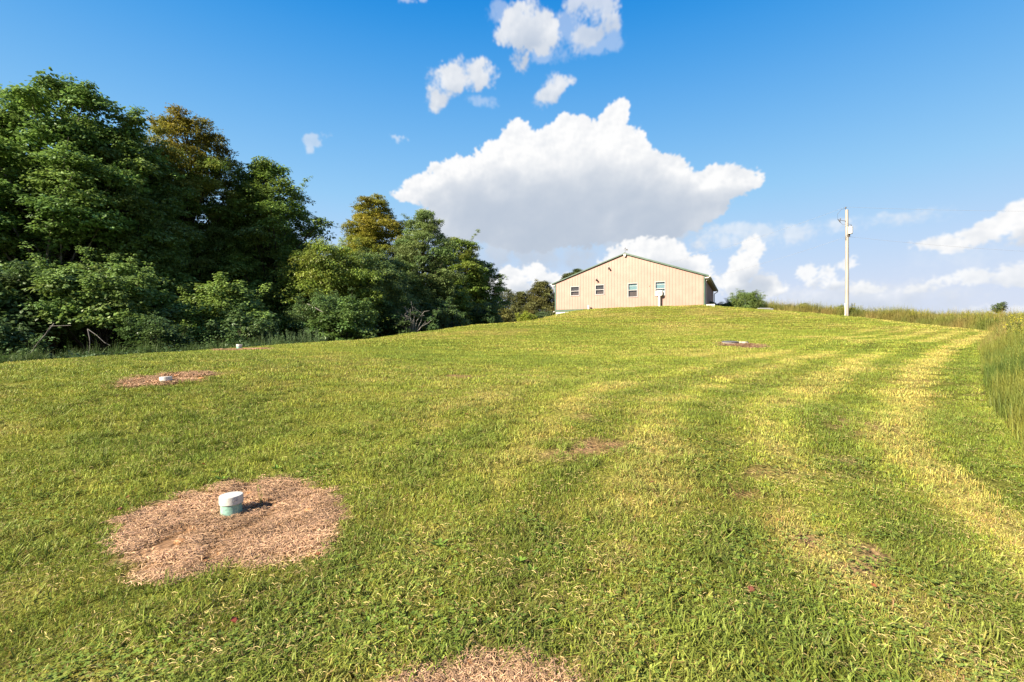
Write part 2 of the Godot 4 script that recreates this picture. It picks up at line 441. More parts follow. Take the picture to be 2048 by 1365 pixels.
func make_sky() -> Texture2D:
	cloud_groups = [
		{"alpha": 0.8, "grey": 1.0, "puffs": [[-5.5, 10.6, 9.93, 3.52], [1.5, 10.1, 11.19, 3.83], [9.1, 10.2, 10.92, 3.78], [16.4, 11.6, 7.05, 3.39], [-2.6, 7.8, 8.82, 2.94], [5.6, 7.7, 8.76, 2.93]]},  # under
		{"alpha": 0.55, "grey": 0.2, "puffs": [[35.6, 3.9, 10.13, 2.16], [26.1, 10.9, 7.13, 1.38], [38.6, 2.0, 10.80, 1.84], [31.5, 11.1, 4.07, 1.01], [23.2, 11.6, 1.89, 0.76], [37.9, 10.9, 3.31, 0.74], [40.7, 11.1, 2.03, 0.63]]},  # veil
		{"alpha": 0.75, "grey": 0.0, "puffs": [[43.9, 2.7, 1.84, 0.59], [46.3, 2.5, 1.41, 0.49]]},  # right lowest
		{"alpha": 0.85, "grey": 0.0, "puffs": [[42.0, 5.3, 1.63, 0.70], [43.9, 5.4, 1.53, 0.76], [46.0, 5.4, 1.42, 1.06], [39.7, 4.7, 1.40, 0.45], [35.7, 4.9, 1.63, 0.77], [47.9, 5.4, 2.12, 1.19]]},  # right low
		{"alpha": 1.0, "grey": 0.0, "puffs": [[12.2, 24.4, 1.35, 1.61], [11.1, 22.4, 2.27, 2.31], [7.4, 22.7, 2.61, 2.10], [4.5, 20.8, 3.52, 2.64], [0.9, 22.4, 2.48, 2.00], [-1.4, 19.9, 3.53, 2.95], [-5.5, 18.3, 3.50, 2.64], [-9.6, 17.0, 2.87, 2.03], [-7.3, 18.7, 2.61, 1.75], [2.7, 21.5, 2.94, 2.36], [6.2, 21.9, 3.50, 2.64], [9.7, 21.2, 2.86, 2.61], [13.6, 20.4, 2.50, 2.58], [17.5, 17.8, 3.22, 2.25], [-11.9, 16.5, 1.98, 1.27], [9.1, 19.7, 5.17, 3.49], [3.9, 17.2, 8.80, 4.70], [-3.8, 15.9, 6.46, 3.53], [12.0, 18.5, 3.95, 3.17], [15.3, 18.3, 2.74, 2.56], [14.8, 14.6, 6.06, 3.99], [4.5, 13.7, 11.72, 3.23], [-3.8, 14.0, 7.63, 2.65], [18.5, 16.4, 4.24, 2.24], [22.7, 16.5, 3.51, 1.90], [25.1, 16.8, 2.17, 1.17], [20.6, 14.2, 3.10, 1.93]]},  # big
		{"alpha": 1.0, "grey": 0.0, "puffs": [[16.4, 9.7, 3.80, 2.15], [13.1, 9.0, 2.80, 1.61], [20.4, 8.1, 2.59, 1.55], [18.0, 7.4, 4.80, 1.68]]},  # roof
		{"alpha": 1.0, "grey": 0.0, "puffs": [[0.5, 7.6, 1.77, 1.53], [2.8, 8.0, 1.76, 1.41], [-0.8, 6.3, 2.65, 1.18], [5.1, 6.9, 3.51, 1.17], [2.1, 6.0, 5.30, 1.18]]},  # left low
		{"alpha": 1.0, "grey": 0.0, "puffs": [[26.2, 9.6, 1.23, 1.38], [25.7, 8.0, 1.72, 1.59], [24.4, 6.5, 2.44, 1.34], [27.7, 6.0, 1.48, 1.30], [26.1, 5.4, 3.33, 0.95]]},  # tower
		{"alpha": 0.9, "grey": 0.0, "puffs": [[31.0, 6.9, 0.87, 1.01], [32.8, 6.6, 1.04, 0.99], [34.4, 7.3, 0.88, 0.68], [32.4, 5.5, 2.10, 0.70]]},  # small pair
		{"alpha": 1.0, "grey": 0.0, "puffs": [[46.1, 9.9, 1.42, 1.39], [44.4, 9.2, 1.66, 1.18], [42.5, 8.5, 1.76, 0.87], [47.1, 8.9, 1.91, 1.69], [40.7, 8.5, 1.69, 0.54], [49.2, 9.3, 2.27, 2.12]]},  # right big
		{"alpha": 0.93, "grey": 0.35, "puffs": [[1.2, 33.0, 2.95, 2.48], [3.4, 32.5, 2.47, 2.00], [0.9, 30.4, 1.06, 1.30], [-0.9, 32.3, 1.65, 1.18]]},  # top
		{"alpha": 0.3, "grey": 0.1, "puffs": [[43.9, 6.9, 6.73, 2.12]]},  # bank
		{"alpha": 0.3, "grey": 0.0, "puffs": [[6.8, 32.5, 3.20, 1.52], [9.4, 31.1, 3.44, 1.28], [11.1, 32.6, 1.82, 1.27], [4.5, 30.6, 2.93, 1.18], [-1.4, 33.9, 1.65, 1.30], [-3.9, 26.2, 2.11, 0.59]]},  # top wisps
		{"alpha": 0.75, "grey": 0.35, "puffs": [[9.4, 34.2, 3.16, 1.51], [8.5, 31.6, 2.08, 1.28], [11.9, 32.8, 0.90, 0.81], [10.3, 32.6, 1.26, 1.39]]},  # top right
		{"alpha": 0.95, "grey": 0.35, "puffs": [[-7.6, 28.0, 2.66, 1.75], [-4.6, 28.7, 2.93, 1.41], [-9.1, 26.3, 1.49, 1.40], [-6.1, 28.5, 2.33, 1.52]]},  # upper left
		{"alpha": 0.92, "grey": 0.3, "puffs": [[4.9, 27.5, 1.52, 1.41], [3.8, 26.5, 1.53, 1.00], [6.9, 28.1, 1.16, 0.64]]},  # upper mid
		{"alpha": 0.5, "grey": 0.3, "puffs": [[-22.3, 21.0, 1.11, 0.93], [-22.6, 20.1, 0.55, 0.82], [-20.8, 21.7, 0.72, 0.33]]},  # wisp left
		{"alpha": 0.45, "grey": 0.3, "puffs": [[-13.0, 22.3, 0.90, 0.34]]},  # wisp
		{"alpha": 0.4, "grey": 0.3, "puffs": [[-12.1, 34.5, 1.01, 0.46], [-10.1, 34.6, 0.69, 0.35]]},  # top edge
	]
	for g in cloud_groups:
		var lo := Vector2(1e9, 1e9)
		var hi := -lo
		var small := 9.0
		var large := 0.0
		for p in g.puffs:
			lo = lo.min(Vector2(p[0] - p[2], p[1] - p[3]))
			hi = hi.max(Vector2(p[0] + p[2], p[1] + p[3]))
			small = minf(small, p[3])
			large = maxf(large, p[3])
		g.base = lo.y; g.top = hi.y
		g.box = Rect2(lo - Vector2(1.5, 1.5), hi - lo + Vector2(3, 3))
		var thin: bool = float(g.alpha) < 0.6
		g.soft = 0.42 * lerpf(small, large, 0.3) if thin else (0.14 if float(g.grey) < 0.1 else 0.42)
		if float(g.grey) > 0.9: g.soft = 1.3
		g.rough = clampf(small * 0.85, 0.25, 1.0)
	var w := 3072
	var h := 1536
	var cw := w / 6
	var ch := h / 6
	var coarse := Image.create_empty(cw, ch, false, Image.FORMAT_RGBF)
	for y in ch:
		var el := 90.0 - 180.0 * (y + 0.5) / ch
		for x in cw:
			var az := 360.0 * (x + 0.5) / cw
			if az > 180.0: az -= 360.0
			coarse.set_pixel(x, y, sky_light(az, el) if el > -1.0 else Color(0.25, 0.25, 0.22) / EXPOSURE)
	coarse.resize(w, h, Image.INTERPOLATE_BILINEAR)
	var full := coarse
	var deg := 360.0 / w
	for y in range(int(50.0 / deg), int(90.6 / deg)):
		var el := 90.0 - deg * (y + 0.5)
		for k in range(int(-51.0 / deg), int(51.0 / deg)):
			full.set_pixel((k + w) % w, y, sky_light(deg * (k + 0.5), el))
	return ImageTexture.create_from_image(full)

# ---------------------------------------------------------------- plants
func grass_patch(radius: float, count: int, len0: float, len1: float, width: float, lean: float) -> ArrayMesh:
	var b := Build.new()
	for k in count:
		var a := rng.randf() * TAU
		var r := radius * sqrt(rng.randf())
		var p := Vector3(cos(a) * r, -0.008, sin(a) * r)
		var yaw := rng.randf() * TAU
		var side := Vector3(cos(yaw), 0, sin(yaw)) * width * rng.randf_range(0.6, 1.25) * 0.5
		var ln := lerpf(len0, len1, pow(rng.randf(), 1.6))
		var away := Vector3(-sin(yaw), 0, cos(yaw)).rotated(Vector3.UP, rng.randf_range(-0.9, 0.9)) * rng.randf_range(0.25, 1.35) * lean
		var up := Vector3(0, 1, 0)
		var m := p + (up * 0.62 + away * 0.3) * ln
		var t := p + (up * 0.95 * (1.0 - 0.5 * minf(away.length(), 1.6)) + away * 0.95) * ln
		var q := rng.randf()
		var s := rng.randf_range(0.5, 1.5)
		var col := Color(s * rng.randf_range(0.86, 1.14), s, s * rng.randf_range(0.7, 1.3))
		if q < 0.17: col = Color(1.6 * s, 1.18 * s, 2.7 * s)
		elif q < 0.23: col = Color(0.95 * s, 0.58 * s, 1.5 * s)
		elif q < 0.32: col = Color(0.72 * s, 0.95 * s, 1.25 * s)
		b.quad(p - side, p + side, m + side * 0.85, m - side * 0.85, col)
		b.tri(m - side * 0.85, m + side * 0.85, t, col)
	return b.mesh()

func leafy_patch(radius: float, count: int, size: float) -> ArrayMesh:   # clover and plantain between the blades
	var b := Build.new()
	for k in count:
		var a := rng.randf() * TAU
		var r := radius * sqrt(rng.randf())
		var c := Vector3(cos(a) * r, rng.randf_range(0.02, 0.05), sin(a) * r)
		var s := rng.randf_range(0.8, 1.2)
		var col := Color(0.85 * s, 1.05 * s, 1.1 * s)
		var yaw := rng.randf() * TAU
		for l in 3:
			var d := Vector3(cos(yaw + l * 2.1), rng.randf_range(-0.1, 0.4), sin(yaw + l * 2.1)) * size
			var o := Vector3(-d.z, 0, d.x) * 0.45
			b.quad(c, c + d * 0.6 - o, c + d, c + d * 0.6 + o, col)
	return b.mesh()

func tall_tuft(count: int, len0: float, len1: float, width: float, spread: float, heads: int) -> ArrayMesh:
	var b := Build.new()
	for k in count + heads:
		var a := rng.randf() * TAU
		var r := spread * sqrt(rng.randf())
		var p := Vector3(cos(a) * r, -0.02, sin(a) * r)
		var yaw := rng.randf() * TAU
		var side := Vector3(cos(yaw), 0, sin(yaw)) * width * rng.randf_range(0.6, 1.3) * 0.5
		var ln := rng.randf_range(len0, len1)
		var away := Vector3(-sin(yaw), 0, cos(yaw)) * rng.randf_range(0.1, 0.75)
		var s := rng.randf_range(0.7, 1.3)
		var col := Color(s * rng.randf_range(0.85, 1.2), s, s)
		if rng.randf() < 0.18: col = Color(2.0 * s, 1.3 * s, 2.4 * s)
		if k >= count:
			ln *= 1.18
			away *= 0.35
			side *= 0.5
			col = Color(2.2 * s, 1.35 * s, 2.2 * s)
		var pts := []
		for e in 4:
			var t := e / 3.0
			pts.append(p + Vector3(0, 1, 0) * ln * (t - 0.28 * t * t * away.length()) + away * ln * t * t * 0.8)
		for e in 3:
			var w0: float = [1.0, 0.95, 0.75][e]
			var w1: float = [0.95, 0.75, 0.0][e]
			if e < 2: b.quad(pts[e] - side * w0, pts[e] + side * w0, pts[e + 1] + side * w1, pts[e + 1] - side * w1, col)
			else: b.tri(pts[e] - side * w0, pts[e] + side * w0, pts[e + 1], col)
		if k >= count:
			for e in 7:
				var c: Vector3 = (pts[2] as Vector3).lerp(pts[3], 0.1 + 0.14 * e)
				var d := Vector3(rng.randf_range(-1, 1), rng.randf_range(0.2, 1.2), rng.randf_range(-1, 1)) * 0.035
				b.quad(c, c + d * 0.5 + side * 1.6, c + d, c + d * 0.5 - side * 1.6, Color(2.4 * s, 1.3 * s, 2.6 * s))
	return b.mesh()

func goldenrod(height: float) -> ArrayMesh:     # leafy stems with a yellow plume; real colours in the vertices
	var b := Build.new()
	for k in 5:
		var p := Vector3(rng.randf_range(-0.2, 0.2), 0, rng.randf_range(-0.2, 0.2))
		var tip := p + Vector3(rng.randf_range(-0.18, 0.18), height * rng.randf_range(0.75, 1.05), rng.randf_range(-0.18, 0.18))
		b.tube([p, p.lerp(tip, 0.5), tip], [0.006, 0.005, 0.003], 3, Color(0.1, 0.12, 0.03))
		for e in 22:
			var t := rng.randf_range(0.12, 0.9)
			var c := p.lerp(tip, t)
			var yaw := rng.randf() * TAU
			var d := Vector3(cos(yaw), rng.randf_range(-0.2, 0.7), sin(yaw)) * rng.randf_range(0.07, 0.14)
			var o := Vector3(-d.z, 0.0, d.x) * 0.16
			var s := rng.randf_range(0.7, 1.3)
			b.quad(c, c + d * 0.5 - o, c + d, c + d * 0.5 + o, Color(0.085 * s, 0.125 * s, 0.024 * s))
		for e in 26:
			var c := tip + Vector3(rng.randf_range(-0.07, 0.07), rng.randf_range(-0.16, 0.05), rng.randf_range(-0.07, 0.07))
			var d := Vector3(rng.randf_range(-1, 1), rng.randf_range(-0.3, 1), rng.randf_range(-1, 1)) * 0.024
			var o := Vector3(-d.z, d.x, d.y) * 0.5
			var s := rng.randf_range(0.7, 1.2)
			b.quad(c - o, c + d, c + o, c - d, Color(0.30 * s, 0.28 * s, 0.025 * s))
	return b.mesh()

func leaf_cluster(count: int, spread: float, length: float, width: float, droop: float) -> ArrayMesh:
	var b := Build.new()
	for k in count:
		var d := Vector3(rng.randfn(), rng.randfn() * 0.6, rng.randfn()).normalized()
		var c := d * spread * pow(rng.randf(), 0.6)
		c.y *= 0.75
		var yaw := atan2(d.z, d.x) + rng.randf_range(-0.8, 0.8)
		var out := Vector3(cos(yaw), -droop * rng.randf_range(0.2, 1.6) + 0.15, sin(yaw)).normalized() * length * rng.randf_range(0.7, 1.25)
		var side := out.cross(Vector3.UP).normalized().rotated(out.normalized(), rng.randf_range(-0.7, 0.7)) * width * rng.randf_range(0.8, 1.2)
		var fold := out.cross(side).normalized() * width * 0.25
		var s := rng.randf_range(0.72, 1.32)
		var col := Color(s * rng.randf_range(0.88, 1.15), s, s * rng.randf_range(0.8, 1.2))
		var m := c + out * 0.45
		b.tri(c, m - side + fold, c + out, col)
		b.tri(c, c + out, m + side + fold, col)
	return b.mesh()

var leaf_shapes := []
var twig_tuft: ArrayMesh

func profile(t: float, low: float, full := 2.0) -> float:
	if t < 0.38: return lerpf(low, 1.0, sin(t / 0.38 * PI / 2))
	return sqrt(maxf(0.0, 1.0 - pow((t - 0.38) / 0.63, full)))

# opts: clear (share of the height that is bare trunk), low (crown width at its foot), blobs, density, shape (leaf kind), lean
func tree(called: String, label: String, x: float, z: float, top_rel: float, radius: float, tone: Color, group: String, opts := {}) -> Node3D:
	var y0 := ground(x, z)
	var H := top_rel + EYE - y0
	var o := thing(called, label, opts.get("category", "tree"), Vector3(x, y0, z), group)
	var clear: float = opts.get("clear", 0.1)
	var low: float = opts.get("low", 0.6)
	var blobs: int = opts.get("blobs", 70)
	var density: float = opts.get("density", 1.0)
	var size: float = opts.get("size", 1.0)
	var flat: float = opts.get("flat", 0.5)
	var gold_tone: Color = opts.get("gold_tone", Color(0.23, 0.18, 0.024))
	var tr: float = opts.get("trunk", 0.022 * H + 0.03)
	var pts := []
	var rad := []
	var sway := Vector2(rng.randf_range(-0.05, 0.05), rng.randf_range(-0.05, 0.05)) * H
	for k in 9:
		var t := k / 8.0
		pts.append(Vector3(sway.x * t * t + 0.012 * H * sin(t * 7.0 + x), H * 0.9 * t - 0.25 * (1.0 - t), sway.y * t * t + 0.012 * H * cos(t * 6.0 + z)))
		rad.append(tr * (1.25 if k == 0 else 1.0) * pow(1.0 - t * 0.96, 0.8))
	var tb := Build.new()
	tb.tube(pts, rad, 8)
	put("trunk", tb.mesh(), M.bark_pale if opts.get("pale", false) else M.bark, o)
	var lb := Build.new()
	var where := []
	var tints := PackedColorArray()
	var base := clear * H
	for k in blobs:
		var t := (k + rng.randf()) / blobs
		t = 1.0 - pow(1.0 - t, 0.85)
		var R := radius * profile(t, low, opts.get("full", 2.0))
		var ang := k * 2.39996 + rng.randf_range(-0.5, 0.5)
		var rr := R * (rng.randf_range(0.62, 1.0) if rng.randf() < 0.75 else rng.randf_range(0.1, 0.6))
		rr *= 1.0 + 0.25 * broad.get_noise_3d(x * 9.0 + cos(ang) * 40.0, t * 60.0, z * 9.0 + sin(ang) * 40.0)
		var br := clampf(radius * rng.randf_range(0.2, 0.38), minf(0.35, radius * 0.4), 1.35) * (1.0 if t < 0.85 else 0.72)
		var hy := base + (H - base - br * 0.55) * t
		var s := clampf(hy / (0.9 * H), 0.0, 1.0)
		var c := Vector3(sway.x * s * s + cos(ang) * rr, hy, sway.y * s * s + sin(ang) * rr)
		var from_t := clampf((hy - rr * 0.75 - 0.1 * H) / (0.9 * H), 0.05, 0.93)
		var fi := from_t * 8.0
		var from: Vector3 = (pts[int(fi)] as Vector3).lerp(pts[mini(int(fi) + 1, 8)], fi - int(fi))
		var bend := from.lerp(c, 0.5) + Vector3(0, 0.12 * rr - 0.05 * rr * rng.randf(), 0) + Vector3(rng.randf_range(-0.1, 0.1), 0, rng.randf_range(-0.1, 0.1)) * rr
		var r0: float = clampf(tr * 0.32 * (1.0 - 0.6 * t), 0.015, 0.12)
		lb.tube([from, from.lerp(bend, 0.6), bend, bend.lerp(c, 0.6), c], [r0, r0 * 0.8, r0 * 0.6, r0 * 0.4, r0 * 0.18], 5)
		var v := rng.randf_range(0.74, 1.26)
		var warm := rng.randf_range(-0.08, 0.14)
		if opts.get("spray", 0.25) > rng.randf() and t > 0.3:   # leafy shoots that stand out of the crown's outline
			var shoot := Vector3(cos(ang) * rng.randf_range(0.1, 0.9), rng.randf_range(0.5, 1.2), sin(ang) * rng.randf_range(0.1, 0.9)) * br * rng.randf_range(1.0, 1.7)
			lb.tube([c, c + shoot * 0.6, c + shoot], [0.012, 0.009, 0.004], 4)
			for q in int(16 / size):
				var p := c + shoot * rng.randf_range(0.3, 1.05) + Vector3(rng.randfn(), rng.randfn(), rng.randfn()) * 0.1
				where.append(Transform3D(Basis(Vector3.UP, rng.randf() * TAU).scaled(Vector3.ONE * size * rng.randf_range(0.5, 0.85)), p))
				var ww := v * rng.randf_range(0.9, 1.25)
				var sc := tone.lerp(gold_tone, clampf(float(opts.get("gold", 0.0)) * smoothstep(float(opts.get("gold_from", 0.3)), 0.9, hy / H), 0.0, 1.0))
				tints.append(Color(sc.r * ww * 1.05, sc.g * ww, sc.b * ww))
		var n := int((80.0 if opts.get("shape", 0) == 2 else 36.0) * density * pow(br / (0.85 * size), 2.0)) + 6
		for q in n:
			var d := Vector3(rng.randfn(), rng.randfn() * 0.9 + 0.25, rng.randfn()).normalized()
			var far := pow(rng.randf(), 0.45)
			if rng.randf() < 0.16: far *= rng.randf_range(1.1, 1.6)
			var p := c + Vector3(d.x, d.y * flat - 0.2 * far * far, d.z) * br * far
			if p.y < 0.1: continue
			var yaw := rng.randf() * TAU
			var bs := Basis(Vector3.UP, yaw) * Basis(Vector3.RIGHT, rng.randf_range(-0.5, 0.5))
			bs = bs.scaled(Vector3.ONE * size * rng.randf_range(0.75, 1.25))
			where.append(Transform3D(bs, p))
			var w := v * rng.randf_range(0.84, 1.16)
			var gold: float = opts.get("gold", 0.0) * smoothstep(float(opts.get("gold_from", 0.25)), 0.9, hy / H + 0.25 * broad.get_noise_3d(p.x * 30.0 + x, p.y * 30.0, p.z * 30.0))
			var cc := tone.lerp(gold_tone, clampf(gold + rng.randf_range(-0.1, 0.1) * signf(gold), 0.0, 1.0))
			tints.append(Color(cc.r * w * (1.0 + warm), cc.g * w, cc.b * w))
	# leaves inside the crown, so that it closes where the boughs leave gaps
	for q in int(blobs * 11 * density * float(opts.get("fill", 1.0)) * (2.0 if opts.get("shape", 0) == 2 else 1.0)):
		var t := rng.randf()
		var ang := rng.randf() * TAU
		var rr := radius * profile(t, low, opts.get("full", 2.0)) * 0.82 * sqrt(rng.randf())
		var hy := base + (H - base) * t * 0.95
		var s := clampf(hy / (0.9 * H), 0.0, 1.0)
		var w := rng.randf_range(0.7, 1.15)
		where.append(Transform3D(Basis(Vector3.UP, rng.randf() * TAU).scaled(Vector3.ONE * size * rng.randf_range(0.9, 1.4)), Vector3(sway.x * s * s + cos(ang) * rr, hy, sway.y * s * s + sin(ang) * rr)))
		var cc := tone.lerp(gold_tone, clampf(float(opts.get("gold", 0.0)) * smoothstep(float(opts.get("gold_from", 0.3)), 0.9, hy / H), 0.0, 1.0))
		tints.append(Color(cc.r * w, cc.g * w, cc.b * w))
	put("limbs", lb.mesh(), M.bark_pale if opts.get("pale", false) else M.bark, o)
	scatter("crown", leaf_shapes[opts.get("shape", 0)], M.leaf, where, tints, o)
	return o

# ---------------------------------------------------------------- the scene
func _ready() -> void:
	rng.seed = 20240907
	broad.seed = 11; broad.frequency = 0.012; broad.fractal_octaves = 3
	fine.seed = 23; fine.frequency = 0.03; fine.fractal_octaves = 3
	puffy.seed = 5; puffy.noise_type = FastNoiseLite.TYPE_CELLULAR; puffy.frequency = 0.05
	puffy.cellular_return_type = FastNoiseLite.RETURN_DISTANCE; puffy.fractal_type = FastNoiseLite.FRACTAL_NONE; puffy.cellular_jitter = 1.0

	var cam := Camera3D.new()
	cam.name = "camera"
	cam.position = Vector3(0, EYE, 0)
	cam.fov = rad_to_deg(2.0 * atan(682.5 / 972.0))
	cam.near = 0.05
	cam.far = 2000.0
	cam.current = true
	add_child(cam)

	var we := WorldEnvironment.new()
	we.name = "world"
	var env := Environment.new()
	env.background_mode = Environment.BG_SKY
	var sky := Sky.new()
	var pano := PanoramaSkyMaterial.new()
	pano.panorama = make_sky()
	sky.sky_material = pano
	env.sky = sky
	env.tonemap_mode = Environment.TONE_MAPPER_LINEAR
	env.tonemap_exposure = EXPOSURE
	env.sdfgi_enabled = true
	env.ssao_enabled = true
	env.ssil_enabled = true
	we.environment = env
	add_child(we)

	var sun := DirectionalLight3D.new()
	sun.name = "sun"
	sun.light_energy = 1.6
	sun.light_color = Color(1.0, 0.95, 0.86)
	sun.light_angular_distance = 0.5
	sun.shadow_enabled = true
	add_child(sun)
	var el := deg_to_rad(32.0)
	var to_sun := Vector3(-0.79 * cos(el), sin(el), 0.613 * cos(el))
	sun.look_at_from_position(to_sun * 50.0, Vector3.ZERO, Vector3.UP)

	M.bark = weathered(Color(0.11, 0.09, 0.07), 0.95, grain(0.02, 3, 0.35, Vector3(1, 0.3, 1)), Vector3(1.2, 0.5, 1.2), 0.2, 2.0)
	M.bark_pale = weathered(Color(0.42, 0.38, 0.33), 0.9, grain(0.02, 4, 0.45, Vector3(1, 0.3, 1)), Vector3(1.2, 0.5, 1.2), 0.2, 2.0)
	M.leaf = tinted(0.45, 0.4, 0.65)
	M.grass = tinted(0.6, 0.35, 0.5)
	M.soil = tinted(1.0, 0.1)
	M.straw = tinted(0.8, 0.3)

	solve_terrain()
	field_poly = field_edge.duplicate()
	field_poly.append_array(PackedVector2Array([Vector2(140, -90), Vector2(140, 6)]))
	wood_poly = wood_edge.duplicate()
	wood_poly.append_array(PackedVector2Array([Vector2(-90, -100), Vector2(-90, 6)]))
	for p in straw_patches:
		var r := Rect2(p[0], Vector2.ZERO)
		for q in p: r = r.expand(q)
		patch_boxes.append(r.grow(0.2))

	build_ground()
	build_grass()
	build_straw()
	build_field()
	build_trees()
	build_barn()
	build_pole()
	build_cleanouts()
	build_small()

func build_ground() -> void:
	var xs := [0.0]
	var step := 0.12
	while xs[-1] < 600.0:
		xs.append(xs[-1] + step)
		step *= 1.03
	var line_x := []
	for k in range(xs.size() - 1, 0, -1): line_x.append(-xs[k])
	line_x.append_array(xs)
	var line_z := []
	step = 0.12
	var z := -1.5
	while z > -600.0:
		line_z.append(z)
		z -= step
		step *= 1.03
	line_z.reverse()
	step = 0.2
	z = -1.4
	while z < 500.0:
		line_z.append(z)
		z += step
		step *= 1.12
	var nx := line_x.size()
	var nz := line_z.size()
	var v := PackedVector3Array()
	var c := PackedColorArray()
	var idx := PackedInt32Array()
	for j in nz:
		for i in nx:
			var x: float = line_x[i]
			var zz: float = line_z[j]
			var p := Vector2(x, zz)
			var near := p.length() < 70.0
			var y := ground(x, zz)
			var col := Color(0.09, 0.1, 0.03)
			if near:
				y += bump(x, zz)
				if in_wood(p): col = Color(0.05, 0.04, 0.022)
				elif in_field(p): col = Color(0.09, 0.08, 0.03)
				elif in_straw(p, 0.05):
					col = soil_tint(x, zz)
				else:
					var g := lawn_tint(x, zz)
					col = Color(0.16, 0.115, 0.055).lerp(g, 0.6)
					col = col.lerp(soil_tint(x, zz), bareness(x, zz))
			v.append(Vector3(x, y, zz))
			c.append(col)
	var n := PackedVector3Array()
	n.resize(v.size())
	for j in nz:
		for i in nx:
			var a := v[j * nx + maxi(i - 1, 0)]
			var b := v[j * nx + mini(i + 1, nx - 1)]
			var d := v[maxi(j - 1, 0) * nx + i]
			var e := v[mini(j + 1, nz - 1) * nx + i]
			n[j * nx + i] = (e - d).cross(b - a).normalized()
	for j in nz - 1:
		for i in nx - 1:
			var k := j * nx + i
			idx.append(k); idx.append(k + 1); idx.append(k + nx)
			idx.append(k + 1); idx.append(k + nx + 1); idx.append(k + nx)
	var arr := []
	arr.resize(Mesh.ARRAY_MAX)
	arr[Mesh.ARRAY_VERTEX] = v; arr[Mesh.ARRAY_NORMAL] = n; arr[Mesh.ARRAY_COLOR] = c; arr[Mesh.ARRAY_INDEX] = idx
	var m := ArrayMesh.new()
	m.add_surface_from_arrays(Mesh.PRIMITIVE_TRIANGLES, arr)
	var tex := grain(0.05, 9, 0.45)
	M.soil.albedo_texture = tex
	M.soil.uv1_triplanar = true
	M.soil.uv1_world_triplanar = true
	M.soil.uv1_scale = Vector3.ONE * 1.7
	M.soil.heightmap_enabled = true
	M.soil.heightmap_texture = tex
	M.soil.heightmap_scale = 3.0
	var o := put("ground", m, M.soil)
	tag(o, "rolling ground under the mown lawn, the wood and the field", "", "", "structure")

func in_view(x: float, z: float, more := 0.8) -> bool:
	return z < -1.3 and absf(x) < -z * 1.16 + more

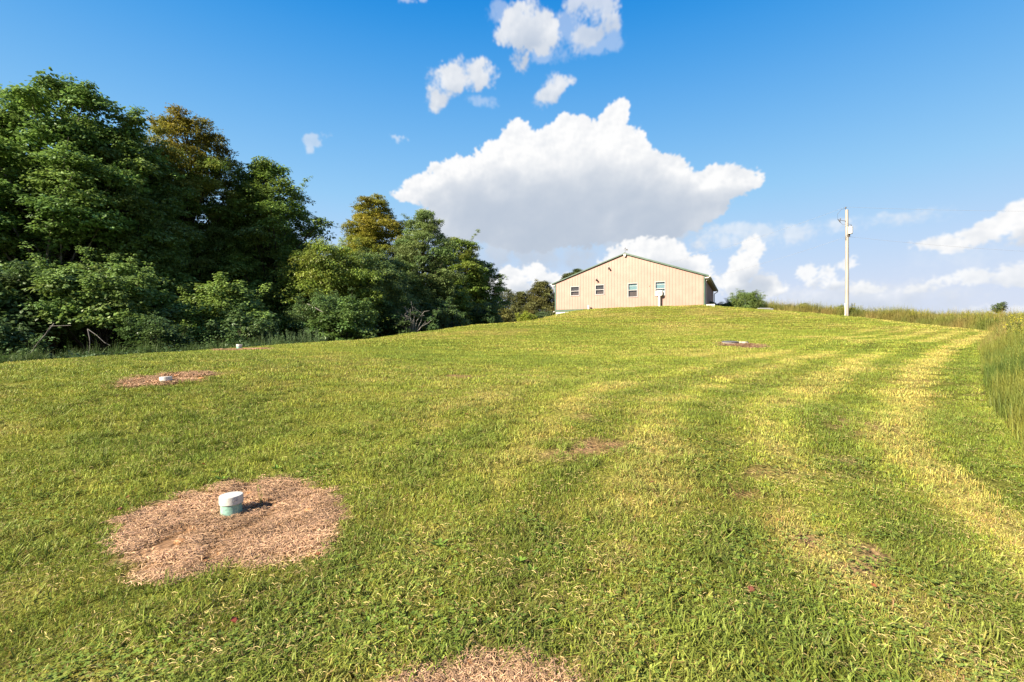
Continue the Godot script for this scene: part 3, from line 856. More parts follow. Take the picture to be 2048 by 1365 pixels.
func build_grass() -> void:
	var lawn := thing("lawn_grass", "short mown green and yellowish grass covering the whole slope", "grass", Vector3.ZERO, "", "stuff")
	# near rows are finer; farther out each patch stands for more ground with sturdier blades
	var rows := [[1.3, 4.2, 0.075, 0.1, 52, 0.03, 0.075, 0.0042, 3], [4.2, 8.5, 0.11, 0.14, 56, 0.035, 0.08, 0.0055, 3], [8.5, 17.0, 0.18, 0.24, 64, 0.04, 0.085, 0.009, 2], [17.0, 32.0, 0.3, 0.42, 80, 0.04, 0.09, 0.016, 2], [32.0, 62.0, 0.48, 0.65, 90, 0.05, 0.1, 0.03, 2]]
	for r in rows:
		var kinds: int = r[8]
		for s in kinds:
			var mesh := grass_patch(r[3], r[4], r[5], r[6], r[7], 1.0)
			var where := []
			var tints := PackedColorArray()
			var cell: float = r[2] * sqrt(kinds)
			var z := -float(r[0])
			while z > -float(r[1]):
				var half := -z * 1.16 + 0.8
				var x := -half + rng.randf() * cell
				while x < half:
					var p := Vector2(x + rng.randf_range(-0.5, 0.5) * cell, z - rng.randf() * cell)
					x += cell
					if p.x > 36.0 or in_straw(p, 0.09) or in_field(p) or in_wood(p): continue
					if inside_barn(p): continue
					var bare := bareness(p.x, p.y)
					if bare > 0.15 and rng.randf() < bare + 0.45: continue
					var thick := 0.5 + 0.9 * fine.get_noise_2d(p.x * 55.0, p.y * 55.0) + 0.4 * broad.get_noise_2d(p.x * 30.0, p.y * 30.0)
					if z > -11.0 and thick < 0.2 and rng.randf() < 0.6: continue
					var sc := rng.randf_range(0.75, 1.2)
					var tall := sc * lerpf(0.5, 1.08, clampf(thick, 0.0, 1.0))
					var bs := Basis(Vector3.UP, rng.randf() * TAU).scaled(Vector3(sc, tall, sc))
					where.append(Transform3D(bs, Vector3(p.x, ground(p.x, p.y) + bump(p.x, p.y), p.y)))
					var t := lawn_tint(p.x, p.y)
					var w := rng.randf_range(0.85, 1.15)
					tints.append(Color(t.r * w * rng.randf_range(0.93, 1.07), t.g * w, t.b * w))
				z -= cell
			scatter("short_grass", mesh, M.grass, where, tints, lawn)
	# coarser, greener tufts and clover in the near lawn
	for kind in 3:
		var mesh: ArrayMesh
		if kind == 0: mesh = grass_patch(0.05, 26, 0.07, 0.14, 0.006, 1.3)
		elif kind == 1: mesh = leafy_patch(0.1, 7, 0.018)
		else: mesh = grass_patch(0.07, 34, 0.05, 0.1, 0.007, 1.6)
		var where := []
		var tints := PackedColorArray()
		for k in 6500:
			var z := -1.5 - 12.0 * pow(rng.randf(), 1.3)
			var x := rng.randf_range(-1.0, 1.0) * (-z * 1.14 + 0.5)
			var p := Vector2(x, z)
			var n := broad.get_noise_2d(x * 26.0 + kind * 310.0, z * 26.0) + 0.5 * fine.get_noise_2d(x * 40.0 + kind * 90.0, z * 40.0)
			if n < [0.12, 0.1, 0.06][kind] or in_straw(p, -0.03) or in_field(p) or in_wood(p): continue
			var sc := rng.randf_range(0.65, 1.15)
			where.append(Transform3D(Basis(Vector3.UP, rng.randf() * TAU).scaled(Vector3.ONE * sc), Vector3(x, ground(x, z) + bump(x, z), z)))
			var t := lawn_tint(x, z).lerp(Color(0.168, 0.212, 0.036), 0.6)
			var w := rng.randf_range(0.8, 1.2)
			tints.append(Color(t.r * w, t.g * w, t.b * w))
		scatter(["coarse_grass", "clover", "coarse_grass"][kind], mesh, M.grass, where, tints, lawn)
	# dry clippings lying over the turf
	var litter := straw_bits(8, 0.13, 0.015, 0.055, 0.0026)
	var lay := []
	var dry := PackedColorArray()
	for k in 14000:
		var z := -1.5 - 11.0 * pow(rng.randf(), 1.2)
		var x := rng.randf_range(-1.0, 1.0) * (-z * 1.14 + 0.5)
		var p := Vector2(x, z)
		var n := 0.5 + broad.get_noise_2d(x * 30.0 + 640.0, z * 30.0) + 0.5 * fine.get_noise_2d(x * 50.0, z * 50.0 + 15.0)
		if rng.randf() > n or in_field(p) or in_wood(p) or in_straw(p, 0.0): continue
		lay.append(Transform3D(Basis(Vector3.UP, rng.randf() * TAU) * Basis(Vector3.RIGHT, rng.randf_range(-0.3, 0.3)), Vector3(x, ground(x, z) + bump(x, z) + rng.randf_range(0.012, 0.034), z)))
		var w := rng.randf_range(0.7, 1.25)
		dry.append(Color(0.36 * w, 0.285 * w, 0.12 * w))
	scatter("clippings", litter, M.straw, lay, dry, lawn)

func inside_barn(p: Vector2) -> bool:
	var q := p - Vector2(4.775, -53.3)
	var a := q.dot(Vector2(0.9012, 0.4334))
	var b := q.dot(Vector2(-0.4334, 0.9012))
	return a > 0.0 and a < 15.23 and b < 0.05 and b > -14.6

func straw_bits(count: int, radius: float, len0: float, len1: float, width: float) -> ArrayMesh:
	var b := Build.new()
	for k in count:
		var a := rng.randf() * TAU
		var r := radius * sqrt(rng.randf())
		var p := Vector3(cos(a) * r, rng.randf_range(0.0, 0.016), sin(a) * r)
		var yaw := rng.randf() * TAU
		var d := Vector3(cos(yaw), rng.randf_range(-0.12, 0.2), sin(yaw)) * rng.randf_range(len0, len1) * 0.5
		var s := Vector3(-d.z, rng.randf_range(-0.02, 0.02), d.x).normalized() * width * rng.randf_range(0.5, 1.2) * 0.5
		var w := rng.randf_range(0.55, 1.35)
		var col := Color(w, w * rng.randf_range(0.9, 1.05), w * rng.randf_range(0.85, 1.15))
		if rng.randf() < 0.16: col = Color(1.75, 1.85, 2.1)
		elif rng.randf() < 0.2: col = Color(0.42, 0.4, 0.38)
		var mid := Vector3(0, 0.006, 0)
		b.quad(p - d - s, p - d + s, p + mid + s, p + mid - s, col)
		b.quad(p + mid - s, p + mid + s, p + d + s, p + d - s, col)
	return b.mesh()

func build_straw() -> void:
	var names := ["ragged patch of dead straw and clay round the nearest white capped pipe", "straw and bare clay patch round the middle capped pipe", "straw patch round the farthest capped pipe at the lawn's crest", "dead straw patch cut off by the bottom edge of the photo", "pale bare soil patch round the flat dark tank lid"]
	for k in straw_patches.size():
		var poly: PackedVector2Array = straw_patches[k]
		var box: Rect2 = (patch_boxes[k] as Rect2).grow(-0.1)
		var o := thing("straw_patch", names[k], "straw patch", Vector3.ZERO, "patches of straw in the lawn", "stuff")
		var big: float = [1.0, 1.5, 2.4, 0.85, 3.0][k]
		for s in 3:
			var mesh := straw_bits(26, 0.09 * big, 0.03 * big, [0.075, 0.1, 0.055][s] * big, 0.0032 * big)
			var where := []
			var tints := PackedColorArray()
			var cell := 0.062 * big
			var x := box.position.x
			while x < box.end.x:
				var z := box.position.y
				while z < box.end.y:
					var p := Vector2(x + rng.randf() * cell, z + rng.randf() * cell)
					z += cell
					if not in_straw(p, 0.07): continue
					# clay shows through in streaks
					var clay := fine.get_noise_2d(p.x * 75.0 / big, p.y * 75.0 / big) + 0.6 * exp(-(pow((p.x + 2.35) / 0.5, 2.0) + pow((p.y + 3.45) / 0.25, 2.0)))
					if clay > 0.3 and rng.randf() < 0.88: continue
					var y := ground(p.x, p.y) + bump(p.x, p.y) + 0.02 * maxf(0.0, fine.get_noise_2d(p.x * 130.0, p.y * 130.0))
					where.append(Transform3D(Basis(Vector3.UP, rng.randf() * TAU) * Basis(Vector3.RIGHT, rng.randf_range(-0.12, 0.12)), Vector3(p.x, y + 0.004, p.y)))
					var w := rng.randf_range(0.65, 1.3) * (1.0 + 0.5 * fine.get_noise_2d(p.x * 50.0, p.y * 50.0 + 60.0))
					tints.append(Color(0.46 * w, 0.295 * w, 0.175 * w))
				x += cell
			if where.size() > 0: scatter("straw", mesh, M.straw, where, tints, o)
		if k != 4:
			# clods of clay among the straw
			var cb := Build.new()
			cb.lathe([Vector2(0.03, -0.01), Vector2(0.034, 0.006), Vector2(0.022, 0.019), Vector2(0.0, 0.024)], 7, Color(0.30, 0.15, 0.065))
			var where := []
			var tints := PackedColorArray()
			for q in 60:
				var p := box.position + Vector2(rng.randf(), rng.randf()) * box.size
				if not in_straw(p, 0.0): continue
				var sc := rng.randf_range(0.3, 1.2) * big
				where.append(Transform3D(Basis(Vector3.UP, rng.randf() * TAU).scaled(Vector3(sc * rng.randf_range(0.6, 1.5), sc * 0.8, sc)), Vector3(p.x, ground(p.x, p.y) + bump(p.x, p.y), p.y)))
				var w := rng.randf_range(0.6, 1.2)
				tints.append(Color(w, w, w))
			scatter("clod", cb.mesh(), M.straw, where, tints, o)

func build_field() -> void:
	var field := thing("field_grass", "tall unmown grass and weeds along the right edge of the lawn", "grass", Vector3.ZERO, "", "stuff")
	var meshes := [tall_tuft(36, 0.35, 0.9, 0.012, 0.17, 5), tall_tuft(36, 0.2, 0.75, 0.014, 0.22, 9), tall_tuft(44, 0.75, 1.5, 0.02, 0.35, 5), tall_tuft(44, 0.6, 1.3, 0.022, 0.4, 3)]
	var where := [[], [], [], []]
	var tints := [PackedColorArray(), PackedColorArray(), PackedColorArray(), PackedColorArray()]
	var gold_at := []
	var gold_tint := PackedColorArray()
	for band in 2:
		var cell: float = [0.14, 0.33][band]
		var z: float = [0.5, -15.0][band]
		var zend: float = [-17.0, -66.0][band]
		while z > zend:
			var x: float = 3.8 if band == 0 else 12.0
			var xmax: float = minf(-z * 1.16 + 5.0, 75.0) if band == 1 else maxf(-z * 1.16 + 3.0, 8.0)
			while x < xmax:
				var p := Vector2(x + rng.randf_range(-0.5, 0.5) * cell, z + rng.randf_range(-0.5, 0.5) * cell)
				x += cell
				if not in_field(p) or inside_barn(p): continue
				var d := edge_distance(p, field_edge)
				if d > 14.0 and rng.randf() < 0.6: continue
				var n := 0.5 + 0.9 * broad.get_noise_2d(p.x * 16.0 + 900.0, p.y * 16.0)
				var k := band * 2 + (0 if rng.randf() < n else 1)
				var sc := rng.randf_range(0.8, 1.15) * lerpf(0.55, 1.05, smoothstep(0.0, 1.0, d)) * (0.86 + 0.25 * n) * (1.0 if band == 0 else 0.84)
				var bs := Basis(Vector3.UP, rng.randf() * TAU).scaled(Vector3(sc, sc * rng.randf_range(0.9, 1.1), sc))
				bs = Basis(Vector3(0.3, 0, 1).normalized(), rng.randf_range(-0.08, 0.12)) * bs
				where[k].append(Transform3D(bs, Vector3(p.x, ground(p.x, p.y), p.y)))
				var col := Color(0.085, 0.128, 0.022).lerp(Color(0.18, 0.185, 0.032), clampf(0.5 + 1.2 * broad.get_noise_2d(p.x * 24.0, p.y * 24.0 + 70.0), 0.0, 1.0))
				if band == 1: col = col.lerp(Color(0.25, 0.185, 0.06), clampf(0.3 + 1.3 * broad.get_noise_2d(p.x * 10.0 + 80.0, p.y * 20.0), 0.0, 0.85))
				var w := rng.randf_range(0.8, 1.2)
				tints[k].append(Color(col.r * w, col.g * w, col.b * w))
				if d > 0.6 and rng.randf() < (0.02 if band == 0 else 0.14) * clampf(0.4 + 2.0 * broad.get_noise_2d(p.x * 20.0 + 40.0, p.y * 20.0), 0.0, 1.5):
					gold_at.append(Transform3D(Basis(Vector3.UP, rng.randf() * TAU).scaled(Vector3.ONE * rng.randf_range(0.8, 1.15)), Vector3(p.x, ground(p.x, p.y), p.y)))
					var g := rng.randf_range(0.8, 1.15)
					gold_tint.append(Color(g, g, g))
			z -= cell
	for k in 4: scatter("tall_grass", meshes[k], M.grass, where[k], tints[k], field)
	scatter("goldenrod", goldenrod(1.15), M.grass, gold_at, gold_tint, field)
	# grass and weeds at the foot of the wood
	var brush := thing("undergrowth", "dark weeds and brush along the foot of the wood", "undergrowth", Vector3.ZERO, "", "stuff")
	var at := []
	var at2 := []
	var t1 := PackedColorArray()
	var t2 := PackedColorArray()
	for k in 5200:
		var s := rng.randf() * (wood_edge.size() - 3.01)
		var a: Vector2 = wood_edge[int(s) + 1].lerp(wood_edge[int(s) + 2], s - int(s))
		var p := a + Vector2(-1.0, 0.25) * pow(rng.randf(), 1.5) * 9.0 + Vector2(rng.randf_range(-0.3, 0.3), rng.randf_range(-0.3, 0.3))
		if not in_wood(p): continue
		var h := ground(p.x, p.y)
		var sc := rng.randf_range(0.6, 1.3)
		var w := rng.randf_range(0.7, 1.3)
		if rng.randf() < 0.3:
			at.append(Transform3D(Basis(Vector3.UP, rng.randf() * TAU).scaled(Vector3.ONE * sc * 0.75), Vector3(p.x, h, p.y)))
			t1.append(Color(0.075 * w, 0.115 * w, 0.03 * w))
		else:
			at2.append(Transform3D(Basis(Vector3.UP, rng.randf() * TAU).scaled(Vector3.ONE * sc), Vector3(p.x, h + rng.randf_range(0.0, 0.9) * (0.3 + 0.7 * broad.get_noise_2d(p.x * 30.0, p.y * 30.0)), p.y)))
			t2.append(Color(0.05 * w, 0.085 * w, 0.026 * w))
	leaf_shapes = [leaf_cluster(13, 0.34, 0.17, 0.062, 0.7), leaf_cluster(13, 0.36, 0.2, 0.04, 1.0), leaf_cluster(14, 0.28, 0.11, 0.045, 0.5), leaf_cluster(16, 0.4, 0.19, 0.07, 0.6)]
	scatter("brush_grass", meshes[1], M.grass, at, t1, brush)
	scatter("brush_leaves", leaf_shapes[2], M.leaf, at2, t2, brush)

func build_trees() -> void:
	var deep := Color(0.15, 0.245, 0.062)
	var mid := Color(0.162, 0.255, 0.057)
	var lit := Color(0.175, 0.25, 0.045)
	var pale := Color(0.14, 0.21, 0.06)
	var row := "trees along the left edge of the lawn"
	tree("maple_tree", "tallest dark green tree, highest crown near the left edge", -25.7, -27.0, 14.9, 4.7, deep, row, {"shape": 3, "blobs": 110, "clear": 0.12, "low": 0.9, "full": 2.4, "pale": true, "fill": 0.6})
	tree("maple_tree", "dark green tree cut off by the left edge of the photo", -30.0, -26.0, 12.6, 4.4, deep, row, {"shape": 3, "blobs": 80, "clear": 0.12})
	tree("maple_tree", "dark green tree filling the shoulder right of the tallest tree", -22.9, -28.6, 12.9, 3.6, deep, row, {"shape": 0, "blobs": 90, "clear": 0.1, "low": 0.9, "fill": 0.6})
	tree("maple_tree", "green tree between the dark shoulder and the bronze topped tree", -24.2, -32.5, 13.2, 3.2, mid, row, {"shape": 0, "blobs": 60})
	tree("oak_tree", "tree with bronze and golden leaves over its top", -22.6, -34.0, 16.1, 3.9, mid, row, {"shape": 0, "size": 0.72, "full": 2.6, "spray": 0.1, "blobs": 130, "gold": 0.7, "low": 0.8, "gold_tone": Color(0.26, 0.2, 0.03), "gold_from": 0.5})
	tree("maple_tree", "green tree behind the right flank of the bronze topped tree", -20.3, -36.5, 13.2, 3.2, mid, row, {"shape": 0, "blobs": 60})
	tree("maple_tree", "broad green tree with an open leafy top, right of the bronze one", -17.6, -36.0, 13.7, 4.1, Color(0.15, 0.235, 0.05), row, {"shape": 0, "blobs": 80, "density": 0.8, "clear": 0.2})
	tree("hickory_tree", "low bushy tree with yellowish sunlit leaves in the dip of the treeline", -12.9, -33.0, 7.0, 3.3, lit, row, {"shape": 1, "blobs": 70, "clear": 0.08, "low": 0.8, "gold": 0.1})
	tree("hickory_tree", "low round tree with long pale leaves below the golden tree", -10.9, -36.5, 6.9, 3.2, pale, row, {"shape": 1, "blobs": 70, "clear": 0.08, "low": 0.8})
	tree("golden_tree", "rounded tree with golden green leaves standing alone against the cloud", -14.6, -52.0, 15.9, 4.1, lit, row, {"shape": 0, "size": 0.75, "blobs": 140, "full": 3.0, "spray": 0.12, "gold": 0.6, "low": 0.8, "gold_tone": Color(0.3, 0.25, 0.03)})
	tree("poplar_tree", "slender tree with pale silvery leaves right of the golden tree", -8.65, -45.0, 12.4, 3.0, Color(0.175, 0.25, 0.085), row, {"shape": 0, "size": 0.7, "blobs": 105, "low": 0.85})
	tree("hickory_tree", "low tree with drooping pale leaves in front of the silvery tree", -10.0, -42.0, 7.3, 3.1, pale, row, {"shape": 1, "blobs": 66, "clear": 0.08, "low": 0.8})
	tree("poplar_tree", "pointed bright green tree near the far end of the row", -6.0, -54.0, 11.8, 3.3, Color(0.165, 0.25, 0.045), row, {"shape": 0, "blobs": 105, "low": 0.85, "gold": 0.15, "size": 0.85})
	tree("maple_tree", "last and smallest tree at the far right end of the row", -3.4, -56.0, 9.6, 2.6, mid, row, {"shape": 0, "blobs": 76, "low": 0.9, "density": 0.9, "size": 0.85})
	tree("maple_tree", "dark lower tree filling the gap under the golden tree", -15.4, -46.0, 7.4, 3.0, deep, row, {"shape": 0, "blobs": 50, "low": 0.8})
	tree("maple_tree", "dark low tree under the silvery and bright green trees", -6.6, -47.0, 6.2, 2.7, mid, row, {"shape": 0, "blobs": 56, "low": 0.85, "clear": 0.04})
	# lower trees at the front of the wood
	var front := "low trees at the front of the wood"
	tree("understory_tree", "low branching tree with broad leaves at the far left, front of the wood", -21.6, -21.0, 3.2, 2.8, Color(0.085, 0.145, 0.048), front, {"shape": 3, "blobs": 46, "clear": 0.5, "low": 0.85, "flat": 0.32, "fill": 0.12, "spray": 0.6})
	tree("understory_tree", "low leafy tree with layered boughs under the tallest tree", -18.4, -22.0, 3.7, 2.7, deep, front, {"shape": 0, "blobs": 44, "clear": 0.46, "low": 0.9, "size": 0.9, "flat": 0.32, "fill": 0.12, "spray": 0.6})
	tree("understory_tree", "low dark tree to the right below the bronze tree, leafy to the ground", -15.3, -26.0, 3.4, 2.4, mid, front, {"shape": 0, "blobs": 60, "clear": 0.06, "low": 0.9, "flat": 0.32, "fill": 0.12, "spray": 0.6})
	tree("understory_tree", "low spreading tree before the yellowish bushy tree", -11.0, -29.6, 2.9, 2.1, Color(0.093, 0.162, 0.051), front, {"shape": 1, "blobs": 50, "clear": 0.1, "low": 0.9, "size": 0.8, "flat": 0.32, "fill": 0.12, "spray": 0.6})
	# bushes along the wood's foot
	var bushes := [[-18.6, -17.6, 0.3, 1.2, "far left bush at the foot of the wood", 0], [-14.6, -20.0, 0.6, 1.3, "dark bush right of the hanging forked branch", 2], [-13.0, -23.2, 1.0, 1.6, "leafy dark bush left of the feathery weeds", 0], [-9.5, -28.0, 2.0, 1.6, "bush with a few paler leaves right of the feathery weeds", 3], [-7.4, -34.6, 2.5, 1.7, "bright leaved bush beside the bleached dead branches", 0], [-5.6, -39.6, 3.0, 1.9, "dark bush right of the bleached dead branches", 0], [-2.8, -47.5, 3.6, 1.9, "last bush before the gap beside the barn", 0]]
	for b in bushes:
		tree("bush", b[4], b[0], b[1], b[2] + 0.4, b[3], [Color(0.076, 0.136, 0.044), Color(0.128, 0.178, 0.076), Color(0.068, 0.119, 0.034), Color(0.085, 0.145, 0.037)][b[5]], "bushes along the foot of the wood", {"shape": b[5], "blobs": 20, "clear": 0.02, "low": 0.95, "trunk": 0.03, "category": "bush", "size": 0.85, "fill": 0.15, "spray": 0.8, "flat": 0.36})
	# the depth of the wood, seen through the gaps between the front trees
	var inner := "trees deeper inside the wood"
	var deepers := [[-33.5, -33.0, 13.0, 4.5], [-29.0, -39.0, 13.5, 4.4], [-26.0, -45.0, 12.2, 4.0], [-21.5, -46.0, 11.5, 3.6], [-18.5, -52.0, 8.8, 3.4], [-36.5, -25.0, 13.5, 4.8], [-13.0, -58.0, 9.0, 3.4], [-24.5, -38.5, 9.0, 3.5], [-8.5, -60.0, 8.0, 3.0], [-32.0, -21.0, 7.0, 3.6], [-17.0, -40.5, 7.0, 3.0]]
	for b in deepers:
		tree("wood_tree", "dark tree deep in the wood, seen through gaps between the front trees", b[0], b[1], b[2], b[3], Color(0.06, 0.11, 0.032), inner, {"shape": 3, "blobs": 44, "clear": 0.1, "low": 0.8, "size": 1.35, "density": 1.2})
	# beyond the barn's left corner
	var beyond := "trees beyond the left corner of the barn"
	tree("distant_tree", "tall brownish green tree touching the barn's left corner", 5.0, -80.0, 10.2, 3.1, Color(0.145, 0.145, 0.048), beyond, {"shape": 2, "blobs": 60, "low": 0.9, "size": 1.4, "pale": true})
	tree("distant_tree", "second brownish tree left of the barn's corner", 2.0, -82.0, 8.6, 2.4, Color(0.136, 0.145, 0.051), beyond, {"shape": 2, "blobs": 50, "low": 0.9, "size": 1.4, "pale": true})
	tree("distant_tree", "thin open tree with sky showing through, near the end of the row", -0.6, -84.0, 9.2, 2.6, Color(0.119, 0.133, 0.058), beyond, {"shape": 2, "blobs": 34, "clear": 0.35, "density": 0.5, "size": 1.3})
	tree("distant_tree", "low olive tree at the end of the row", -1.2, -74.0, 5.2, 2.2, Color(0.136, 0.153, 0.051), beyond, {"shape": 2, "blobs": 44, "low": 0.95, "size": 1.3, "gold": 0.3})
	tree("distant_tree", "bright yellow green small tree below the barn's left corner", 2.3, -68.0, 4.0, 1.6, Color(0.221, 0.272, 0.034), beyond, {"shape": 0, "blobs": 36, "low": 0.95, "size": 1.1})
	tree("distant_tree", "low dark thicket tree beside the barn's white foundation", 4.4, -70.0, 4.2, 2.0, Color(0.085, 0.119, 0.043), beyond, {"shape": 2, "blobs": 40, "low": 0.95, "size": 1.3})
	tree("distant_tree", "left one of two tree tops peeping over the barn roof", 9.5, -82.0, 11.6, 1.5, Color(0.119, 0.136, 0.051), beyond, {"shape": 2, "blobs": 30, "clear": 0.5, "size": 1.2})
	tree("distant_tree", "right one of two tree tops peeping over the barn roof", 11.7, -83.0, 12.6, 2.0, Color(0.093, 0.128, 0.043), beyond, {"shape": 2, "blobs": 34, "clear": 0.5, "size": 1.2})
	# right of the barn and in the field
	var right := "bushes between the barn and the pole"
	tree("bush", "largest bush right of the barn with upright sprays of leaves", 24.4, -50.5, 5.15, 1.75, Color(0.128, 0.187, 0.051), right, {"shape": 1, "blobs": 34, "clear": 0.0, "low": 1.0, "trunk": 0.05, "category": "bush", "size": 0.7, "fill": 0.6, "spray": 0.8, "flat": 0.6})
	tree("bush", "low bush against the barn's back right corner", 22.2, -54.5, 4.4, 1.3, Color(0.102, 0.145, 0.051), right, {"shape": 1, "blobs": 22, "clear": 0.02, "low": 0.95, "trunk": 0.03, "category": "bush", "size": 0.8, "fill": 0.6, "spray": 0.8})
	tree("bush", "low green bush between the barn and the largest bush", 23.6, -53.0, 4.1, 1.2, Color(0.145, 0.196, 0.043), right, {"shape": 0, "blobs": 24, "clear": 0.02, "low": 0.95, "trunk": 0.03, "category": "bush", "size": 0.8, "fill": 0.6, "spray": 0.8})
	tree("bush", "small bush on the skyline nearest the flat slab", 30.6, -53.5, 3.9, 0.9, Color(0.119, 0.178, 0.051), right, {"shape": 1, "blobs": 16, "clear": 0.02, "low": 0.95, "trunk": 0.03, "category": "bush", "size": 0.7, "fill": 0.6, "spray": 0.8})
	tree("bush", "small round bush on the skyline midway to the pole", 32.6, -54.0, 4.0, 1.0, Color(0.102, 0.162, 0.048), right, {"shape": 0, "blobs": 18, "clear": 0.02, "low": 0.95, "trunk": 0.03, "category": "bush", "size": 0.7, "fill": 0.6, "spray": 0.8})
	tree("bush", "small bush directly behind the foot of the pole", 36.3, -53.0, 3.7, 1.15, Color(0.093, 0.153, 0.048), right, {"shape": 1, "blobs": 18, "clear": 0.02, "low": 0.95, "trunk": 0.03, "category": "bush", "size": 0.7, "fill": 0.6, "spray": 0.8})
	tree("sapling", "thin open sapling standing alone over the field at the right", 45.0, -45.0, 3.55, 0.42, Color(0.1, 0.14, 0.05), "", {"shape": 3, "blobs": 9, "clear": 0.62, "low": 0.9, "trunk": 0.03, "size": 0.6, "density": 0.5, "fill": 0.1})
	tree("sapling", "tiny twig of a sapling left of the lone sapling", 42.0, -45.0, 2.5, 0.3, Color(0.119, 0.145, 0.060), "", {"shape": 2, "blobs": 6, "clear": 0.3, "trunk": 0.015, "size": 0.6, "density": 0.4})

func part_box(called: String, lo: Vector3, hi: Vector3, mat: Material, parent: Node, cham := 0.0) -> MeshInstance3D:
	var b := Build.new()
	b.box(lo, hi, Color.WHITE, cham)
	return put(called, b.mesh(), mat, parent)

func extruded(poly: Array, z0: float, z1: float) -> ArrayMesh:      # polygon in x, y (counter-clockwise), pushed along z
	var b := Build.new()
	for k in poly.size():
		var p: Vector2 = poly[k]
		var q: Vector2 = poly[(k + 1) % poly.size()]
		b.quad(Vector3(p.x, p.y, z1), Vector3(p.x, p.y, z0), Vector3(q.x, q.y, z0), Vector3(q.x, q.y, z1), Color.WHITE)
	for k in range(1, poly.size() - 1):
		var p: Vector2 = poly[0]
		var q: Vector2 = poly[k]
		var r: Vector2 = poly[k + 1]
		b.tri(Vector3(p.x, p.y, z1), Vector3(q.x, q.y, z1), Vector3(r.x, r.y, z1), Color.WHITE)
		b.tri(Vector3(p.x, p.y, z0), Vector3(r.x, r.y, z0), Vector3(q.x, q.y, z0), Color.WHITE)
	return b.mesh()

const BW := 15.23
const BEAVE := 3.2
const BRIDGE := 5.82
const BLEN := 14.6

func roofline(x: float) -> float:
	return BEAVE + (BRIDGE - BEAVE) * (1.0 - absf(x - BW / 2) / (BW / 2))

func siding(x0: float, x1: float, base: float, flat_top: float, holes: Array) -> ArrayMesh:
	var cuts := [x0, x1]
	var ribs := []
	var r := ceilf((x0 - 0.1) / 0.3046) * 0.3046
	while r < x1 + 0.01:
		var c := r + 0.1
		if c - 0.03 > x0 and c + 0.03 < x1:
			for e in [-0.03, -0.013, 0.013, 0.03]: cuts.append(c + e)
			ribs.append(c)
		r += 0.3046
	for h in holes:
		for e in [h[0], h[1]]:
			if e > x0 and e < x1: cuts.append(e)
	if flat_top < 0.0 and x0 < BW / 2 and x1 > BW / 2: cuts.append(BW / 2)
	cuts.sort()
	var b := Build.new()
	for k in cuts.size() - 1:
		var a: float = cuts[k]
		var d: float = cuts[k + 1]
		if d - a < 0.0005: continue
		var za := 0.0
		var zd := 0.0
		for c in ribs:
			za = maxf(za, 0.017 * clampf((0.03 - absf(a - c)) / 0.017, 0.0, 1.0))
			zd = maxf(zd, 0.017 * clampf((0.03 - absf(d - c)) / 0.017, 0.0, 1.0))
		var ta := flat_top if flat_top > 0.0 else roofline(a) - 0.01
		var td := flat_top if flat_top > 0.0 else roofline(d) - 0.01
		var spans := [[base, base, ta, td]]
		for h in holes:
			if (a + d) / 2 > h[0] and (a + d) / 2 < h[1]: spans = [[base, base, h[2], h[2]], [h[3], h[3], ta, td]]
		for s in spans:
			b.quad(Vector3(a, s[0], za), Vector3(d, s[1], zd), Vector3(d, s[3], zd), Vector3(a, s[2], za), Color.WHITE)
	return b.mesh()

